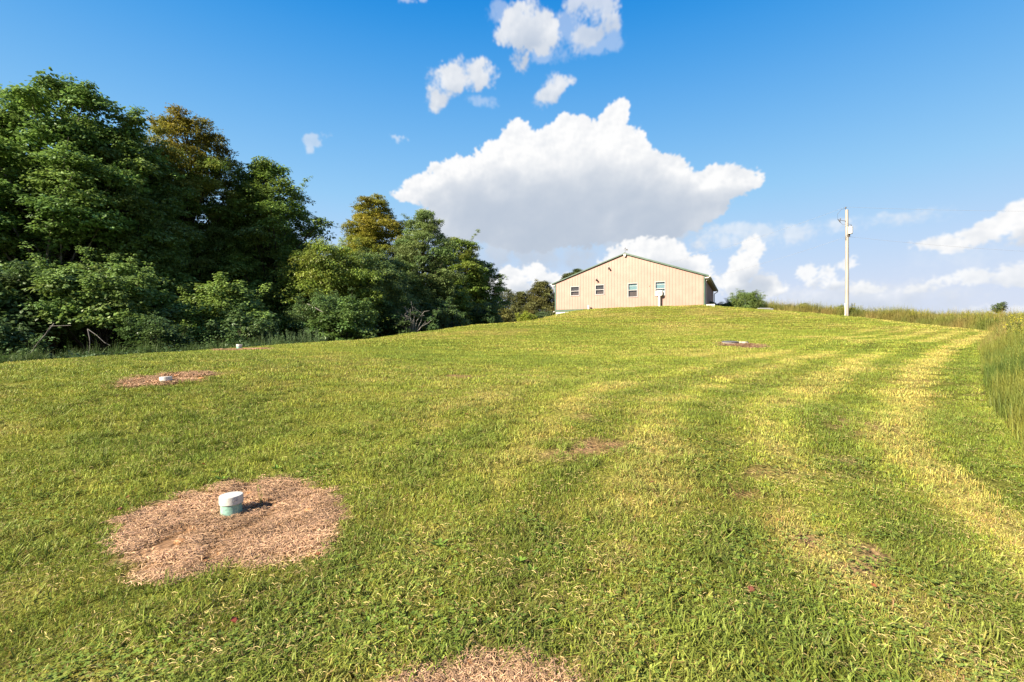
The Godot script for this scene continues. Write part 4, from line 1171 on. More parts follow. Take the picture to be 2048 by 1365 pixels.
func build_barn() -> void:
	var o := thing("metal_barn", "tan ribbed metal barn with green trim and four small windows on the knoll", "barn", Vector3(4.775, BARN_BASE + EYE, -53.3))
	o.rotation.y = -atan2(0.4334, 0.9012)
	var tan_metal := weathered(Color(0.335, 0.198, 0.157), 0.45, grain(0.01, 31, 0.9), Vector3(0.3, 0.3, 0.3))
	var green := weathered(Color(0.06, 0.105, 0.07), 0.4, grain(0.015, 32, 0.8), Vector3(0.5, 0.5, 0.5))
	var white := paint(Color(0.53, 0.52, 0.5), 0.5)
	var vinyl := paint(Color(0.29, 0.275, 0.27), 0.45)
	var soffit := paint(Color(0.5, 0.42, 0.32), 0.7)
	var block := weathered(Color(0.74, 0.73, 0.7), 0.9, grain(0.03, 33, 0.75), Vector3(0.8, 0.8, 0.8))
	var dark := paint(Color(0.05, 0.04, 0.03), 0.6)
	var glass := StandardMaterial3D.new()
	glass.transparency = BaseMaterial3D.TRANSPARENCY_ALPHA
	glass.albedo_color = Color(0.3, 0.33, 0.34, 0.02)
	glass.roughness = 0.03
	var holes := [[1.77, 2.71, 1.72, 2.68], [4.51, 5.42, 1.74, 2.72], [7.94, 8.86, 1.34, 2.72], [10.65, 11.59, 1.36, 2.74]]
	for k in 17:
		var x0 := k * 0.9144
		var x1 := minf(x0 + 0.9144, BW)
		if x1 - x0 > 0.05: put("siding_panel", siding(x0, x1, 0.26, -1.0, holes), tan_metal, o)
	part_box("skirt_board", Vector3(0, 0, -0.03), Vector3(BW, 0.262, 0.028), green, o, 0.008)
	part_box("foundation", Vector3(0.03, -2.2, -0.2), Vector3(BW - 0.03, -0.002, -0.01), block, o)
	part_box("corner_trim", Vector3(-0.06, -0.003, -0.1), Vector3(0.09, 3.17, 0.034), green, o, 0.008)
	part_box("corner_trim", Vector3(BW - 0.09, -0.003, -0.1), Vector3(BW + 0.06, 3.17, 0.034), green, o, 0.008)
	# sides and back
	var side := put("side_wall", siding(0.0, BLEN, 0.0, 3.16, []), tan_metal, o)
	side.rotation.y = PI / 2
	side.position = Vector3(BW, 0, 0)
	var side2 := put("side_wall", siding(0.0, BLEN, -2.0, 3.16, []), tan_metal, o)
	side2.rotation.y = -PI / 2
	side2.position = Vector3(0, 0, -BLEN)
	var back := put("back_wall", siding(0.0, BW, -2.0, -1.0, []), tan_metal, o)
	back.rotation.y = PI
	back.position = Vector3(BW, 0, -BLEN)
	put("floor", extruded([Vector2(0.1, -0.2), Vector2(BW - 0.1, -0.2), Vector2(BW - 0.1, 0.0), Vector2(0.1, 0.0)], -BLEN + 0.1, -0.25), dark, o)
	# roof: two slabs that overhang the walls
	var s := (BRIDGE - BEAVE) / (BW / 2)
	for e in 2:
		var m := [Vector2(-0.4, BEAVE - 0.4 * s), Vector2(BW / 2, BRIDGE), Vector2(BW / 2, BRIDGE + 0.06), Vector2(-0.4, BEAVE - 0.4 * s + 0.06)]
		if e == 1:
			m = [Vector2(BW / 2 + 0.001, BRIDGE), Vector2(BW + 0.4, BEAVE - 0.4 * s), Vector2(BW + 0.4, BEAVE - 0.4 * s + 0.06), Vector2(BW / 2 + 0.001, BRIDGE + 0.06)]
		var slope := put("roof_slope", extruded(m, -BLEN - 0.2, 0.12), green, o)
		for q in 15:      # standing ribs
			var z := 0.05 - q * 1.0
			var rr := [m[3] + Vector2(0, 0.0), m[2], m[2] + Vector2(0, 0.03), m[3] + Vector2(0, 0.03)]
			put("roof_rib", extruded(rr, z - 0.03, z + 0.03), green, slope)
		var t := [Vector2(-0.4, BEAVE - 0.4 * s - 0.03), Vector2(BW / 2, BRIDGE - 0.035), Vector2(BW / 2, BRIDGE + 0.065), Vector2(-0.4, BEAVE - 0.4 * s + 0.065)]
		if e == 1:
			t = [Vector2(BW / 2 + 0.001, BRIDGE - 0.075), Vector2(BW + 0.4, BEAVE - 0.4 * s - 0.07), Vector2(BW + 0.4, BEAVE - 0.4 * s + 0.07), Vector2(BW / 2 + 0.001, BRIDGE + 0.07)]
		put("rake_trim", extruded(t, 0.123, 0.16), green, o)
	put("ridge_cap", extruded([Vector2(BW / 2 - 0.16, BRIDGE + 0.025), Vector2(BW / 2 + 0.16, BRIDGE + 0.025), Vector2(BW / 2, BRIDGE + 0.12)], -BLEN - 0.2, 0.165), green, o)
	for e in [-1.0, 1.0]:
		var x: float = 0.0 if e < 0.0 else BW
		var ey := BEAVE - 0.4 * s
		part_box("soffit", Vector3(minf(x + e * 0.03, x + e * 0.4), ey - 0.12, -BLEN - 0.15), Vector3(maxf(x + e * 0.03, x + e * 0.4), ey - 0.09, 0.1), soffit, o)
		part_box("fascia", Vector3(minf(x + e * 0.4, x + e * 0.425), ey - 0.15, -BLEN - 0.17), Vector3(maxf(x + e * 0.4, x + e * 0.425), ey + 0.05, 0.118), white, o)
		part_box("eave_return", Vector3(minf(x + e * 0.07, x + e * 0.38), ey - 0.2, 0.035), Vector3(maxf(x + e * 0.07, x + e * 0.38), ey - 0.125, 0.11), white, o)
		var gb := Build.new()
		gb.cbox(Vector3(minf(x + e * 0.43, x + e * 0.55), ey - 0.1, -BLEN - 0.15), Vector3(maxf(x + e * 0.43, x + e * 0.55), ey + 0.03, 0.11), Color.WHITE, 0.025)
		put("gutter", gb.mesh(), white, o)
		for z in [-0.22, -BLEN + 0.1]:
			var db := Build.new()
			var xx: float = x + e * 0.1
			db.tube([Vector3(x + e * 0.5, ey - 0.1, z), Vector3(x + e * 0.48, ey - 0.22, z), Vector3(xx + e * 0.03, ey - 0.42, z), Vector3(xx, ey - 0.52, z), Vector3(xx, 0.12, z), Vector3(xx + e * 0.25, 0.03, z)], [0.045, 0.045, 0.045, 0.045, 0.045, 0.045], 8, Color.WHITE, true)
			put("downspout", db.mesh(), white if z > -1.0 else dark, o)
	# windows
	var kinds := [[Color(0.025, 0.022, 0.02), Color(0.05, 0.034, 0.029)], [Color(0.022, 0.02, 0.018), Color(0.05, 0.034, 0.029)], [Color(0.10, 0.185, 0.2), Color(0.048, 0.034, 0.028)], [Color(0.10, 0.18, 0.2), Color(0.11, 0.17, 0.19)]]  # panel colours, upper and lower; the blues paint in reflected sky
	for k in 4:
		var h: Array = holes[k]
		var x0: float = h[0]
		var x1: float = h[1]
		var y0: float = h[2]
		var y1: float = h[3]
		var mid := lerpf(y0, y1, 0.5)
		var fb := Build.new()
		for q in [[x0 - 0.05, y0 - 0.05, x1 + 0.05, y0 + 0.03], [x0 - 0.05, y1 - 0.03, x1 + 0.05, y1 + 0.05], [x0 - 0.05, y0 + 0.031, x0 + 0.03, y1 - 0.031], [x1 - 0.03, y0 + 0.031, x1 + 0.05, y1 - 0.031]]:
			fb.cbox(Vector3(q[0], q[1], -0.08), Vector3(q[2], q[3], 0.05), Color.WHITE, 0.008)
		var w := put("window", fb.mesh(), vinyl, o)
		w.set_meta("label", ["first small window from the left", "second small window from the left", "tall window with a painted sky reflection in its upper half", "tall window above the air conditioner"][k])
		part_box("meeting_rail", Vector3(x0 + 0.031, mid - 0.035, -0.06), Vector3(x1 - 0.031, mid + 0.035, 0.03), vinyl, w, 0.008)
		part_box("pane", Vector3(x0 + 0.031, mid + 0.036, -0.012), Vector3(x1 - 0.031, y1 - 0.031, -0.008), glass, w)
		part_box("pane", Vector3(x0 + 0.031, y0 + 0.031, -0.042), Vector3(x1 - 0.031, mid - 0.036, -0.038), glass, w)
		part_box("tint_panel", Vector3(x0 + 0.031, mid + 0.02, -0.14), Vector3(x1 - 0.031, y1 - 0.032, -0.12), paint(kinds[k][0], 0.9), w)  # coloured panel behind the pane; the blue ones stand in for the sky's reflection
		part_box("tint_panel", Vector3(x0 + 0.031, y0 + 0.032, -0.165), Vector3(x1 - 0.031, mid + 0.01, -0.145), paint(kinds[k][1], 0.9), w)
		if k >= 2:
			part_box("panel_strip", Vector3(x0 + 0.032, lerpf(mid, y1, 0.62), -0.118), Vector3(x1 - 0.032, lerpf(mid, y1, 0.66), -0.1), white, w)  # white strip across the blue reflection panel
	# floodlights and the little cover plate
	for p in [Vector3(4.6, 3.4, 0.03), Vector3(5.91, 4.53, 0.03)]:
		var lb := Build.new()
		lb.box(p + Vector3(-0.07, -0.07, 0.0), p + Vector3(0.07, 0.07, 0.04), Color.WHITE, 0.01)
		lb.tube([p + Vector3(0, 0, 0.04), p + Vector3(0.03, -0.04, 0.12)], [0.025, 0.025], 8)
		var f := put("floodlight", lb.mesh(), vinyl, o)
		var hb := Build.new()
		hb.tube([p + Vector3(0.02, -0.02, 0.1), p + Vector3(0.06, -0.1, 0.17), p + Vector3(0.1, -0.22, 0.26)], [0.05, 0.075, 0.1], 10, Color.WHITE, true)
		put("lamp_head", hb.mesh(), dark, f)
	var cb := Build.new()
	cb.tube([Vector3(10.06, 2.39, 0.0), Vector3(10.06, 2.39, 0.05)], [0.06, 0.055], 12, Color.WHITE, true)
	put("cover_plate", cb.mesh(), tan_metal, o)
	# weather vane on the ridge
	var vb := Build.new()
	var c := Vector3(BW / 2, BRIDGE + 0.1, -0.05)
	vb.tube([c, c + Vector3(0, 0.55, 0)], [0.018, 0.012], 6, Color.WHITE, true)
	vb.tube([c + Vector3(-0.17, 0.3, 0.02), c + Vector3(0.2, 0.3, -0.02)], [0.012, 0.012], 5, Color.WHITE, true)
	vb.quad(c + Vector3(0.1, 0.24, -0.01), c + Vector3(0.24, 0.22, -0.03), c + Vector3(0.24, 0.38, -0.03), c + Vector3(0.1, 0.36, -0.01), Color.WHITE)
	vb.quad(c + Vector3(0.1, 0.36, -0.02), c + Vector3(0.24, 0.38, -0.04), c + Vector3(0.24, 0.22, -0.04), c + Vector3(0.1, 0.24, -0.02), Color.WHITE)
	var lt := []
	for q in 7: lt.append(Vector2(0.05 * sin(PI * q / 6.0), 0.45 - 0.05 * cos(PI * q / 6.0)))
	var ball := Build.new()
	ball.lathe(lt, 10)
	var vane := put("weather_vane", vb.mesh(), dark, o)
	var bo := put("ball", ball.mesh(), dark, vane)
	bo.position = c
	put("gable_bracket", extruded([Vector2(BW / 2 - 0.1, BRIDGE - 0.32), Vector2(BW / 2 + 0.1, BRIDGE - 0.32), Vector2(BW / 2 + 0.16, BRIDGE - 0.04), Vector2(BW / 2 - 0.16, BRIDGE - 0.04)], 0.163, 0.19), vinyl, o)

	# the air conditioner in the right window and the post that carries it, in the barn's own axes
	var base := o.transform
	var ac := thing("air_conditioner", "white window air conditioner with grey grille in the right window", "air conditioner", base * Vector3(11.08, 1.37, 0.0))
	ac.rotation.y = o.rotation.y
	part_box("housing", Vector3(-0.3, 0.003, -0.1), Vector3(0.3, 0.46, 0.42), white, ac, 0.02)
	part_box("side_filler", Vector3(-0.43, 0.0, 0.052), Vector3(-0.302, 0.42, 0.08), white, ac)
	part_box("side_filler", Vector3(0.302, 0.0, 0.052), Vector3(0.5, 0.42, 0.08), white, ac)
	var grille := part_box("grille", Vector3(-0.19, 0.07, 0.421), Vector3(0.19, 0.4, 0.432), paint(Color(0.22, 0.22, 0.22), 0.6), ac)
	for q in 7:
		part_box("louvre", Vector3(-0.18, 0.085 + q * 0.045, 0.433), Vector3(0.18, 0.105 + q * 0.045, 0.445), paint(Color(0.36, 0.36, 0.36), 0.5), grille)
	var foot := base * Vector3(11.08, 0, 0.3)
	var py := ground(foot.x, foot.z)
	var post := thing("support_post", "white post standing under the air conditioner before the barn wall", "post", Vector3(foot.x, py, foot.z))
	post.rotation.y = o.rotation.y
	var top := o.position.y + 1.36 - py
	part_box("shaft", Vector3(-0.085, -0.3, -0.085), Vector3(0.085, top - 0.05, 0.085), white, post, 0.012)
	part_box("cap_plate", Vector3(-0.24, top - 0.048, -0.14), Vector3(0.24, top - 0.002, 0.11), white, post, 0.006)
	var vent_at := base * Vector3(3.86, 0, 0.35)
	var vent := thing("vent_pipe", "short white capped pipe at the foot of the barn's left wall", "pipe", Vector3(vent_at.x, ground(vent_at.x, vent_at.z), vent_at.z))
	var pb := Build.new()
	pb.lathe([Vector2(0.1, -0.2), Vector2(0.1, 0.3)], 20)
	put("pipe", pb.mesh(), white, vent)
	pb = Build.new()
	pb.lathe([Vector2(0.118, 0.26), Vector2(0.12, 0.42), Vector2(0.105, 0.45), Vector2(0.0, 0.455)], 20)
	put("cap", pb.mesh(), white, vent)
	var sp := base * Vector3(15.75, 0, -0.15)
	var splash := thing("splash_block", "pale concrete splash block at the barn's right corner", "splash block", Vector3(sp.x, ground(sp.x, sp.z), sp.z))
	splash.rotation.y = o.rotation.y
	put("trough", extruded([Vector2(-0.35, -0.1), Vector2(0.4, -0.1), Vector2(0.4, 0.05), Vector2(-0.35, 0.12)], -0.15, 0.15), block, splash)
	part_box("side_lip", Vector3(-0.35, 0.0, 0.152), Vector3(0.4, 0.15, 0.2), block, splash, 0.01)
	part_box("side_lip", Vector3(-0.35, 0.0, -0.2), Vector3(0.4, 0.15, -0.152), block, splash, 0.01)

func build_pole() -> void:
	var x := 32.4
	var z := -47.0
	var y := ground(x, z)
	var o := thing("utility_pole", "tall pale grey wooden utility pole standing at the lawn's right rim", "utility pole", Vector3(x, y, z))
	var wood := weathered(Color(0.5, 0.44, 0.38), 0.9, grain(0.02, 51, 0.5, Vector3(1, 0.15, 1)), Vector3(1.6, 0.35, 1.6), 0.2, 1.5)
	var metal := paint(Color(0.46, 0.47, 0.48), 0.5)
	var dark := paint(Color(0.07, 0.06, 0.055), 0.6)
	var b := Build.new()
	b.tube([Vector3(-0.02, -0.4, 0), Vector3(0, 0.5, 0), Vector3(0.03, 4.0, 0), Vector3(0.02, 8.0, 0), Vector3(0.0, 10.35, 0)], [0.215, 0.17, 0.15, 0.14, 0.13], 14, Color.WHITE, true)
	put("shaft", b.mesh(), wood, o)
	b = Build.new()
	b.lathe([Vector2(0.17, 7.95), Vector2(0.19, 8.0), Vector2(0.19, 8.55), Vector2(0.205, 8.56), Vector2(0.205, 8.62), Vector2(0.0, 8.7)], 18)
	var t := put("transformer", b.mesh(), metal, o)
	t.position = Vector3(0.13, 0, 0.33)
	b = Build.new()
	b.lathe([Vector2(0.03, 0.0), Vector2(0.05, 0.03), Vector2(0.03, 0.06), Vector2(0.05, 0.09), Vector2(0.03, 0.12), Vector2(0.04, 0.15), Vector2(0.0, 0.2)], 10)
	var ins := put("bushing", b.mesh(), dark, t)
	ins.position = Vector3(0.06, 8.66, 0)
	b = Build.new()
	b.box(Vector3(0.0, 7.7, 0.1), Vector3(0.2, 8.35, 0.2), Color.WHITE, 0.01)
	put("bracket", b.mesh(), dark, o)
	b = Build.new()
	b.lathe([Vector2(0.02, 0.0), Vector2(0.02, 0.12), Vector2(0.06, 0.14), Vector2(0.07, 0.2), Vector2(0.04, 0.27), Vector2(0.0, 0.29)], 10)
	var pin := put("insulator", b.mesh(), dark, o)
	pin.position = Vector3(-0.1, 10.36, 0.0)
	b = Build.new()
	b.tube([Vector3(-0.14, 9.25, 0.05), Vector3(-0.75, 9.32, 0.1)], [0.025, 0.02], 6, Color.WHITE, true)
	b.tube([Vector3(-0.75, 9.22, 0.1), Vector3(-0.68, 9.5, 0.1)], [0.05, 0.05], 8, Color.WHITE, true)
	b.tube([Vector3(-0.68, 9.1, 0.1), Vector3(-0.95, 9.42, 0.12)], [0.035, 0.03], 6, Color.WHITE, true)
	put("fuse_cutout", b.mesh(), dark, o)
	b = Build.new()
	b.tube([Vector3(-0.12, 10.5, 0), Vector3(-0.6, 10.35, 0.1), Vector3(-0.98, 9.9, 0.12), Vector3(-0.95, 9.42, 0.12)], [0.012, 0.012, 0.012, 0.012], 5)
	b.tube([Vector3(-0.68, 9.1, 0.1), Vector3(-0.45, 8.85, 0.15), Vector3(-0.1, 8.95, 0.25), Vector3(0.28, 8.85, 0.2)], [0.012, 0.012, 0.012, 0.012], 5)
	b.tube([Vector3(0.12, 8.1, 0.2), Vector3(-0.25, 7.75, 0.2), Vector3(-0.24, 7.45, 0.15), Vector3(-0.12, 7.5, 0.1)], [0.02, 0.02, 0.02, 0.02], 5)
	put("jumper_wire", b.mesh(), dark, o)
	b = Build.new()
	b.box(Vector3(-0.26, -0.1, 0.08), Vector3(-0.19, 1.3, 0.16), Color.WHITE, 0.01)
	put("ground_wire_guard", b.mesh(), paint(Color(0.6, 0.58, 0.55), 0.6), o)
	var wire := paint(Color(0.2, 0.2, 0.21), 0.6)
	var runs := [[Vector3(-0.1, 10.62, 0), Vector3(90, 13.2, -36), 1.1, "upper power line running right from the top of the pole"], [Vector3(0.2, 7.75, 0), Vector3(90, 9.6, -40), 1.6, "lower power line running right from below the transformer"], [Vector3(-0.1, 10.62, 0), Vector3(14, 11.0, -70), 0.7, "upper power line running left behind the barn"], [Vector3(-0.15, 7.7, 0), Vector3(13, 8.0, -69), 0.9, "lower power line running left behind the barn"]]
	for r in runs:
		var a: Vector3 = Vector3(x, y, z) + (r[0] as Vector3)
		var e: Vector3 = r[1]
		var pts := []
		var rad := []
		for k in 17:
			var tt := k / 16.0
			pts.append(a.lerp(e, tt) - Vector3(0, float(r[2]) * 4.0 * tt * (1.0 - tt), 0) - a)
			rad.append(0.0075)
		b = Build.new()
		b.tube(pts, rad, 5)
		var w := put("power_line", b.mesh(), wire)
		w.position = a
		tag(w, r[3], "power line", "power lines at the pole")

func build_cleanouts() -> void:
	var white := weathered(Color(0.57, 0.55, 0.515), 0.45, grain(0.03, 61, 0.82), Vector3(4, 4, 4))
	var mint := weathered(Color(0.25, 0.43, 0.355), 0.4, grain(0.03, 62, 0.75), Vector3(5, 5, 5))
	var grey := paint(Color(0.28, 0.27, 0.26), 0.6)
	var spots := [[-2.31, -4.0, 0.092, "nearest septic cleanout: mint green pipe under a white cap"], [-5.7, -8.0, 0.02, "middle white capped cleanout in the oval straw patch"], [-8.85, -15.75, 0.1, "farthest white capped cleanout on the lawn's crest by the wood"]]
	for k in 3:
		var s: Array = spots[k]
		var o := thing("cleanout_pipe", s[3], "pipe", Vector3(s[0], ground(s[0], s[1]) + bump(s[0], s[1]), s[1]), "capped cleanout pipes in the lawn")
		var h: float = s[2]
		var b := Build.new()
		b.lathe([Vector2(0.0795, -0.12), Vector2(0.0795, h + 0.03)], 40)
		put("pipe", b.mesh(), mint, o)
		b = Build.new()
		b.lathe([Vector2(0.081, h + 0.002), Vector2(0.0865, h), Vector2(0.0885, h + 0.003), Vector2(0.0885, h + 0.062), Vector2(0.0872, h + 0.0665), Vector2(0.084, h + 0.069), Vector2(0.05, h + 0.0705), Vector2(0.0, h + 0.0705)], 48)
		b.lathe([Vector2(0.081, h + 0.01), Vector2(0.081, h + 0.002)], 40)
		var cap := put("cap", b.mesh(), white, o)
		if k == 0:
			for q in [[0.35, 0.011, 0.009], [0.52, 0.013, 0.014]]:    # small moulded marks on the cap's side
				b = Build.new()
				b.box(Vector3(-q[1] / 2, -q[2] / 2, 0.0), Vector3(q[1] / 2, q[2] / 2, 0.0015), Color.WHITE, 0.0005)
				var m := put("moulded_mark", b.mesh(), grey, cap)
				var face := atan2(2.31, 4.0)
				var a: float = face + q[0] - 0.1
				m.position = Vector3(sin(a) * 0.0884, h + 0.036, cos(a) * 0.0884)
				m.rotation.y = a
		o.rotation_degrees.z = [1.0, 3.0, -2.0][k]
	# the flat tank lid
	var x := 9.31
	var z := -20.75
	var lid := thing("tank_lid", "flat dark septic tank lid in the bare soil patch on the right slope", "lid", Vector3(x, ground(x, z) + 0.02, z))
	var b := Build.new()
	b.lathe([Vector2(0.31, -0.1), Vector2(0.31, 0.05), Vector2(0.0, 0.05)], 28)
	put("riser", b.mesh(), paint(Color(0.3, 0.29, 0.28), 0.8), lid)
	b = Build.new()
	b.lathe([Vector2(0.3, 0.053), Vector2(0.33, 0.055), Vector2(0.335, 0.075), Vector2(0.3, 0.09), Vector2(0.0, 0.1)], 28)
	put("cover", b.mesh(), paint(Color(0.09, 0.09, 0.095), 0.9, 0.2), lid)
	lid.rotation_degrees.x = 4.0
	var st := thing("stone_slab", "pale flat slab lying beside the dark tank lid", "slab", Vector3(x + 0.52, ground(x + 0.5, z) + 0.02, z + 0.1))
	b = Build.new()
	b.tube([Vector3(0, -0.05, 0), Vector3(0, 0.05, 0), Vector3(0, 0.075, 0)], [0.24, 0.22, 0.17], 7, Color.WHITE, true)
	put("slab", b.mesh(), weathered(Color(0.5, 0.46, 0.4), 0.9, grain(0.03, 63, 0.6), Vector3(2, 2, 2)), st)
	x = 25.2
	z = -48.6
	var sl := thing("flat_slab", "grey flat slab at the lawn's rim right of the largest bush", "slab", Vector3(x, ground(x, z), z))
	part_box("slab", Vector3(-0.75, -0.1, -0.4), Vector3(0.75, 0.14, 0.4), paint(Color(0.2, 0.205, 0.215), 0.8), sl, 0.02)
	part_box("lid", Vector3(-0.5, 0.143, -0.3), Vector3(0.5, 0.2, 0.3), paint(Color(0.24, 0.245, 0.25), 0.8), sl, 0.015)

func branch(called: String, label: String, runs: Array, tone: Color, group := "") -> void:
	var b := Build.new()
	var first: Vector3 = (runs[0][0] as Array)[0]
	for r in runs:
		var pts := []
		var rad := []
		var n: int = r[0].size()
		for k in n:
			pts.append((r[0][k] as Vector3) - first)
			rad.append(lerpf(r[1], r[2], k / float(n - 1)))
		b.tube(pts, rad, 6, Color.WHITE, true)
	var o := put(called, b.mesh(), weathered(tone, 0.9, M.bark_pale.albedo_texture, Vector3(2, 2, 2)))
	o.position = first
	tag(o, label, "branch", group)

func build_small() -> void:
	var dead := "pale dead branches at the wood's edge"
	var grey := Color(0.17, 0.155, 0.135)
	var e := EYE
	branch("fallen_branch", "pale crooked dead branch propped at the far left of the wood", [[[Vector3(-16.6, e - 0.62, -16.6), Vector3(-16.1, e - 0.05, -16.5), Vector3(-15.75, e + 0.22, -16.4), Vector3(-15.55, e + 0.6, -16.5)], 0.01, 0.022], [[Vector3(-15.75, e + 0.22, -16.4), Vector3(-15.4, e + 0.5, -16.2), Vector3(-14.7, e + 0.52, -16.2)], 0.018, 0.008], [[Vector3(-16.3, e - 0.3, -16.55), Vector3(-16.25, e - 0.5, -16.3)], 0.025, 0.012]], grey, dead)
	branch("fallen_branch", "forked bare branch hanging down right of the crooked one", [[[Vector3(-14.85, e + 0.42, -17.0), Vector3(-14.45, e + 0.2, -16.9), Vector3(-14.1, e - 0.05, -16.8), Vector3(-13.9, e - 0.15, -16.8)], 0.014, 0.006], [[Vector3(-14.85, e + 0.42, -17.0), Vector3(-14.7, e + 0.1, -16.9), Vector3(-14.6, e - 0.1, -16.8), Vector3(-14.64, e - 0.4, -16.8)], 0.02, 0.008]], grey, dead)
	branch("dead_branch", "long bare branch reaching out above the feathery weeds", [[[Vector3(-12.2, e + 2.2, -29.0), Vector3(-11.6, e + 2.0, -28.4), Vector3(-11.0, e + 1.75, -27.8), Vector3(-10.5, e + 1.55, -27.4)], 0.05, 0.015], [[Vector3(-11.0, e + 1.75, -27.8), Vector3(-10.6, e + 1.85, -27.4)], 0.02, 0.01]], grey, dead)
	# the bleached dead shrub
	var runs := []
	var root := Vector3(-6.9, ground(-6.9, -34.2) + 0.3, -34.2)
	for k in 16:
		var a := rng.randf_range(-1.3, 1.3)
		var tip := root + Vector3(sin(a) * 1.3, 0.4 + cos(a) * rng.randf_range(1.1, 2.1), rng.randf_range(-0.4, 0.6))
		var mid := root.lerp(tip, 0.5) + Vector3(rng.randf_range(-0.2, 0.2), 0.2, 0.1)
		runs.append([[root, mid, tip], 0.035, 0.008])
		for q in 3:
			var s := mid.lerp(tip, rng.randf())
			runs.append([[s, s + Vector3(rng.randf_range(-0.4, 0.4), rng.randf_range(-0.1, 0.4), rng.randf_range(-0.2, 0.2))], 0.013, 0.005])
	branch("dead_shrub", "bleached grey dead shrub with bare twigs among the bushes", runs, Color(0.38, 0.36, 0.33), dead)
	# feathery weeds
	var stalks := [Build.new(), Build.new()]
	for k in 2:
		var b: Build = stalks[k]
		for q in 16:
			var a := rng.randf() * TAU
			var p := Vector3(cos(a), 0, sin(a)) * 0.38 * sqrt(rng.randf())
			var h := rng.randf_range(0.6, 1.0)
			var tip := p + Vector3(rng.randf_range(-0.2, 0.2), h, rng.randf_range(-0.2, 0.2))
			b.tube([p, tip], [0.006, 0.003], 3, Color(0.10, 0.13, 0.06))
			for l in 46:
				var t := rng.randf_range(0.15, 1.0)
				var c := p.lerp(tip, t)
				var yaw := rng.randf() * TAU
				var d := Vector3(cos(yaw), rng.randf_range(0.3, 1.3), sin(yaw)) * rng.randf_range(0.07, 0.15) * (1.15 - 0.6 * t)
				var o := Vector3(-d.z, 0, d.x) * 0.1
				var w := rng.randf_range(0.75, 1.3)
				b.quad(c, c + d * 0.5 - o, c + d, c + d * 0.5 + o, Color(0.105 * w, 0.165 * w, 0.07 * w))
	var feather_mesh := [stalks[0].mesh(), stalks[1].mesh()]
	var feather := [[-11.7, -21.6, 0.7], [-10.95, -21.9, 0.95], [-10.45, -22.3, 1.0], [-10.1, -22.9, 0.95], [-9.75, -23.4, 1.05], [-9.4, -23.7, 0.9], [-14.9, -16.3, 0.65]]
	var told := ["leftmost and lowest of the feathery weeds", "second feathery weed from the left", "third feathery weed from the left", "middle feathery weed of the clump", "tallest feathery weed of the clump", "rightmost feathery weed of the clump", "lone feathery weed under the fallen branches at the left"]
	for k in feather.size():
		var f: Array = feather[k]
		var o := put("feathery_weed", feather_mesh[k % 2], M.grass)
		o.position = Vector3(f[0], ground(f[0], f[1]), f[1])
		o.scale = Vector3.ONE * float(f[2])
		o.rotation.y = k * 1.7
		tag(o, told[k] + ", pale green at the wood's foot", "weed", "feathery weeds at the wood's foot")
	# fallen leaves
	var lb := Build.new()
	var hub := Vector3(0, 0.004, 0)
	for k in 5:
		var a := -0.95 + k * 0.475
		var d := Vector3(sin(a), 0.12 * (k % 2), cos(a)) * (0.045 if k == 2 else 0.036)
		var sd := Vector3(d.z, 0.0, -d.x) * 0.36
		lb.tri(hub - Vector3(0, 0, 0.012), hub + d * 0.55 + sd + Vector3(0, 0.008, 0), hub + d, Color.WHITE)
		lb.tri(hub - Vector3(0, 0, 0.012), hub + d, hub + d * 0.55 - sd + Vector3(0, 0.006, 0), Color.WHITE)
	lb.tube([Vector3(0, 0.004, -0.01), Vector3(0.006, 0.012, -0.045)], [0.0012, 0.0009], 3)
	var leaf_told := ["in the grass just beyond the nearest straw patch", "at the left rim of the nearest straw patch, farther one", "at the left rim of the nearest straw patch, nearer one", "on the straw right of the nearest pipe", "at the right front corner of the nearest straw patch", "in the grass of the right foreground", "in the worn grass right of the middle", "in the grass beside the bare soil spots at the lower right", "in the grass of the middle foreground's far side", "in the grass right of the bottom straw patch", "in the grass behind the nearest straw patch, toward the middle", "in the grass near the mower's track", "in the grass between the two near straw patches"]
	var leaf_mesh := lb.mesh()
	var reds := [paint(Color(0.2, 0.04, 0.018), 0.6), paint(Color(0.22, 0.075, 0.025), 0.6), paint(Color(0.14, 0.045, 0.025), 0.6)]
	var at := [[-3.10, -4.90], [-3.31, -4.19], [-3.22, -3.99], [-1.85, -4.34], [-1.31, -3.28], [1.33, -2.71], [1.92, -5.25], [2.06, -2.77], [1.19, -4.18], [0.45, -2.9], [-0.6, -6.4], [2.9, -5.8], [-1.5, -2.6]]
	for k in at.size():
		var p := Vector2(at[k][0], at[k][1])
		var o := put("fallen_leaf", leaf_mesh, reds[k % 3])
		var lift := 0.035 if not in_straw(p) else 0.022
		o.position = Vector3(p.x, ground(p.x, p.y) + bump(p.x, p.y) + lift, p.y)
		o.rotation = Vector3(rng.randf_range(-0.5, 0.5), rng.randf() * TAU, rng.randf_range(-0.5, 0.5))
		o.scale = Vector3.ONE * rng.randf_range(0.6, 0.95)
		tag(o, "small reddish fallen leaf " + leaf_told[k], "leaf", "fallen leaves in the grass")
	# broad weed leaves that stand out of the near lawn
	var wb := Build.new()
	for k in 6:
		var yaw := k * 1.05 + 0.2 * sin(k * 5.0)
		var d := Vector3(cos(yaw), 0.55, sin(yaw)) * (0.05 + 0.012 * (k % 3))
		var s := Vector3(-sin(yaw), 0, cos(yaw)) * 0.017
		var w := 0.85 + 0.1 * (k % 4)
		var col := Color(0.13 * w, 0.215 * w, 0.03 * w)
		var rise := Vector3(0, 0.01, 0)
		wb.quad(Vector3.ZERO + rise, d * 0.45 + s + rise, d * 0.8 + s * 0.8 + rise, d * 0.5 + rise * 0.4, col)
		wb.quad(Vector3.ZERO + rise, d * 0.5 + rise * 0.4, d * 0.8 - s * 0.8 + rise, d * 0.45 - s + rise, col)
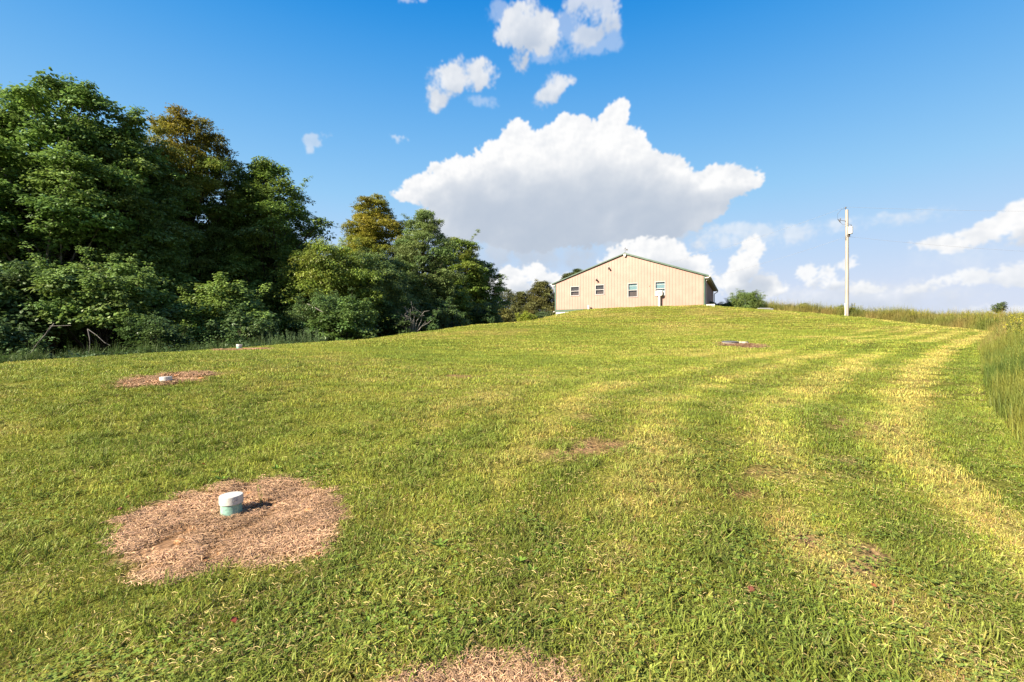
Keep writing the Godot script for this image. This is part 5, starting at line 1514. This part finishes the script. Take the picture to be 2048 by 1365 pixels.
		wb.tri(d * 0.5 + rise * 0.4, d * 0.8 + s * 0.8 + rise, d * 1.05 + Vector3(0, -0.006, 0) + rise, col)
		wb.tri(d * 0.5 + rise * 0.4, d * 1.05 + Vector3(0, -0.006, 0) + rise, d * 0.8 - s * 0.8 + rise, col)
	var weed_told := ["largest one, standing pale between the two near straw patches", "left of the bottom straw patch", "above the middle of the bottom straw patch", "largest at the far rim of the nearest straw patch", "behind the nearest cleanout pipe at the patch's rim", "just beyond the bottom straw patch", "lower left of the bottom patch's far rim", "right one of a pair beyond the bottom straw patch", "small one at the nearest patch's far left rim", "alone in the middle of the near lawn", "far left of the bottom straw patch"]
	var wk := 0
	var weed_mesh := wb.mesh()
	for p in [[-0.5, -3.3, 1.3], [-0.42, -2.75, 0.9], [0.05, -3.05, 0.9], [-2.75, -4.6, 1.3], [-2.35, -4.85, 1.2], [-0.1, -2.5, 0.9], [-0.75, -2.55, 0.9], [0.12, -2.95, 0.8], [-2.9, -4.75, 1.0], [0.55, -3.6, 0.8], [-1.1, -2.45, 0.9]]:
		var o := put("broad_leaved_weed", weed_mesh, M.grass)
		o.position = Vector3(p[0], ground(p[0], p[1]) + bump(p[0], p[1]) + 0.012, p[1])
		o.scale = Vector3.ONE * float(p[2]) * 0.75
		o.rotation.y = rng.randf() * TAU
		tag(o, "bright green broad leaved weed " + weed_told[wk], "weed", "broad leaved weeds in the near lawn")
		wk += 1
	# the seedling beside the nearest pipe
	var sb := Build.new()
	for k in 3:
		var p := Vector3(rng.randf_range(-0.02, 0.02), 0, rng.randf_range(-0.02, 0.02))
		var tip := p + Vector3(rng.randf_range(-0.05, 0.03), rng.randf_range(0.16, 0.27), rng.randf_range(-0.03, 0.03))
		sb.tube([p, tip], [0.0016, 0.001], 3, Color(0.22, 0.19, 0.07))
		for l in 14:
			var c := p.lerp(tip, rng.randf_range(0.15, 1.0))
			var yaw := rng.randf() * TAU
			var d := Vector3(cos(yaw), 0.5, sin(yaw)) * rng.randf_range(0.012, 0.028)
			var o := Vector3(-d.z, 0, d.x) * 0.3
			sb.quad(c, c + d * 0.5 - o, c + d, c + d * 0.5 + o, Color(0.17, 0.19, 0.05))
	var seedling := put("seedling", sb.mesh(), M.grass)
	seedling.position = Vector3(-2.12, ground(-2.12, -4.12) + 0.005, -4.12)
	tag(seedling, "spindly dry seedling just behind the nearest cleanout pipe", "weed")
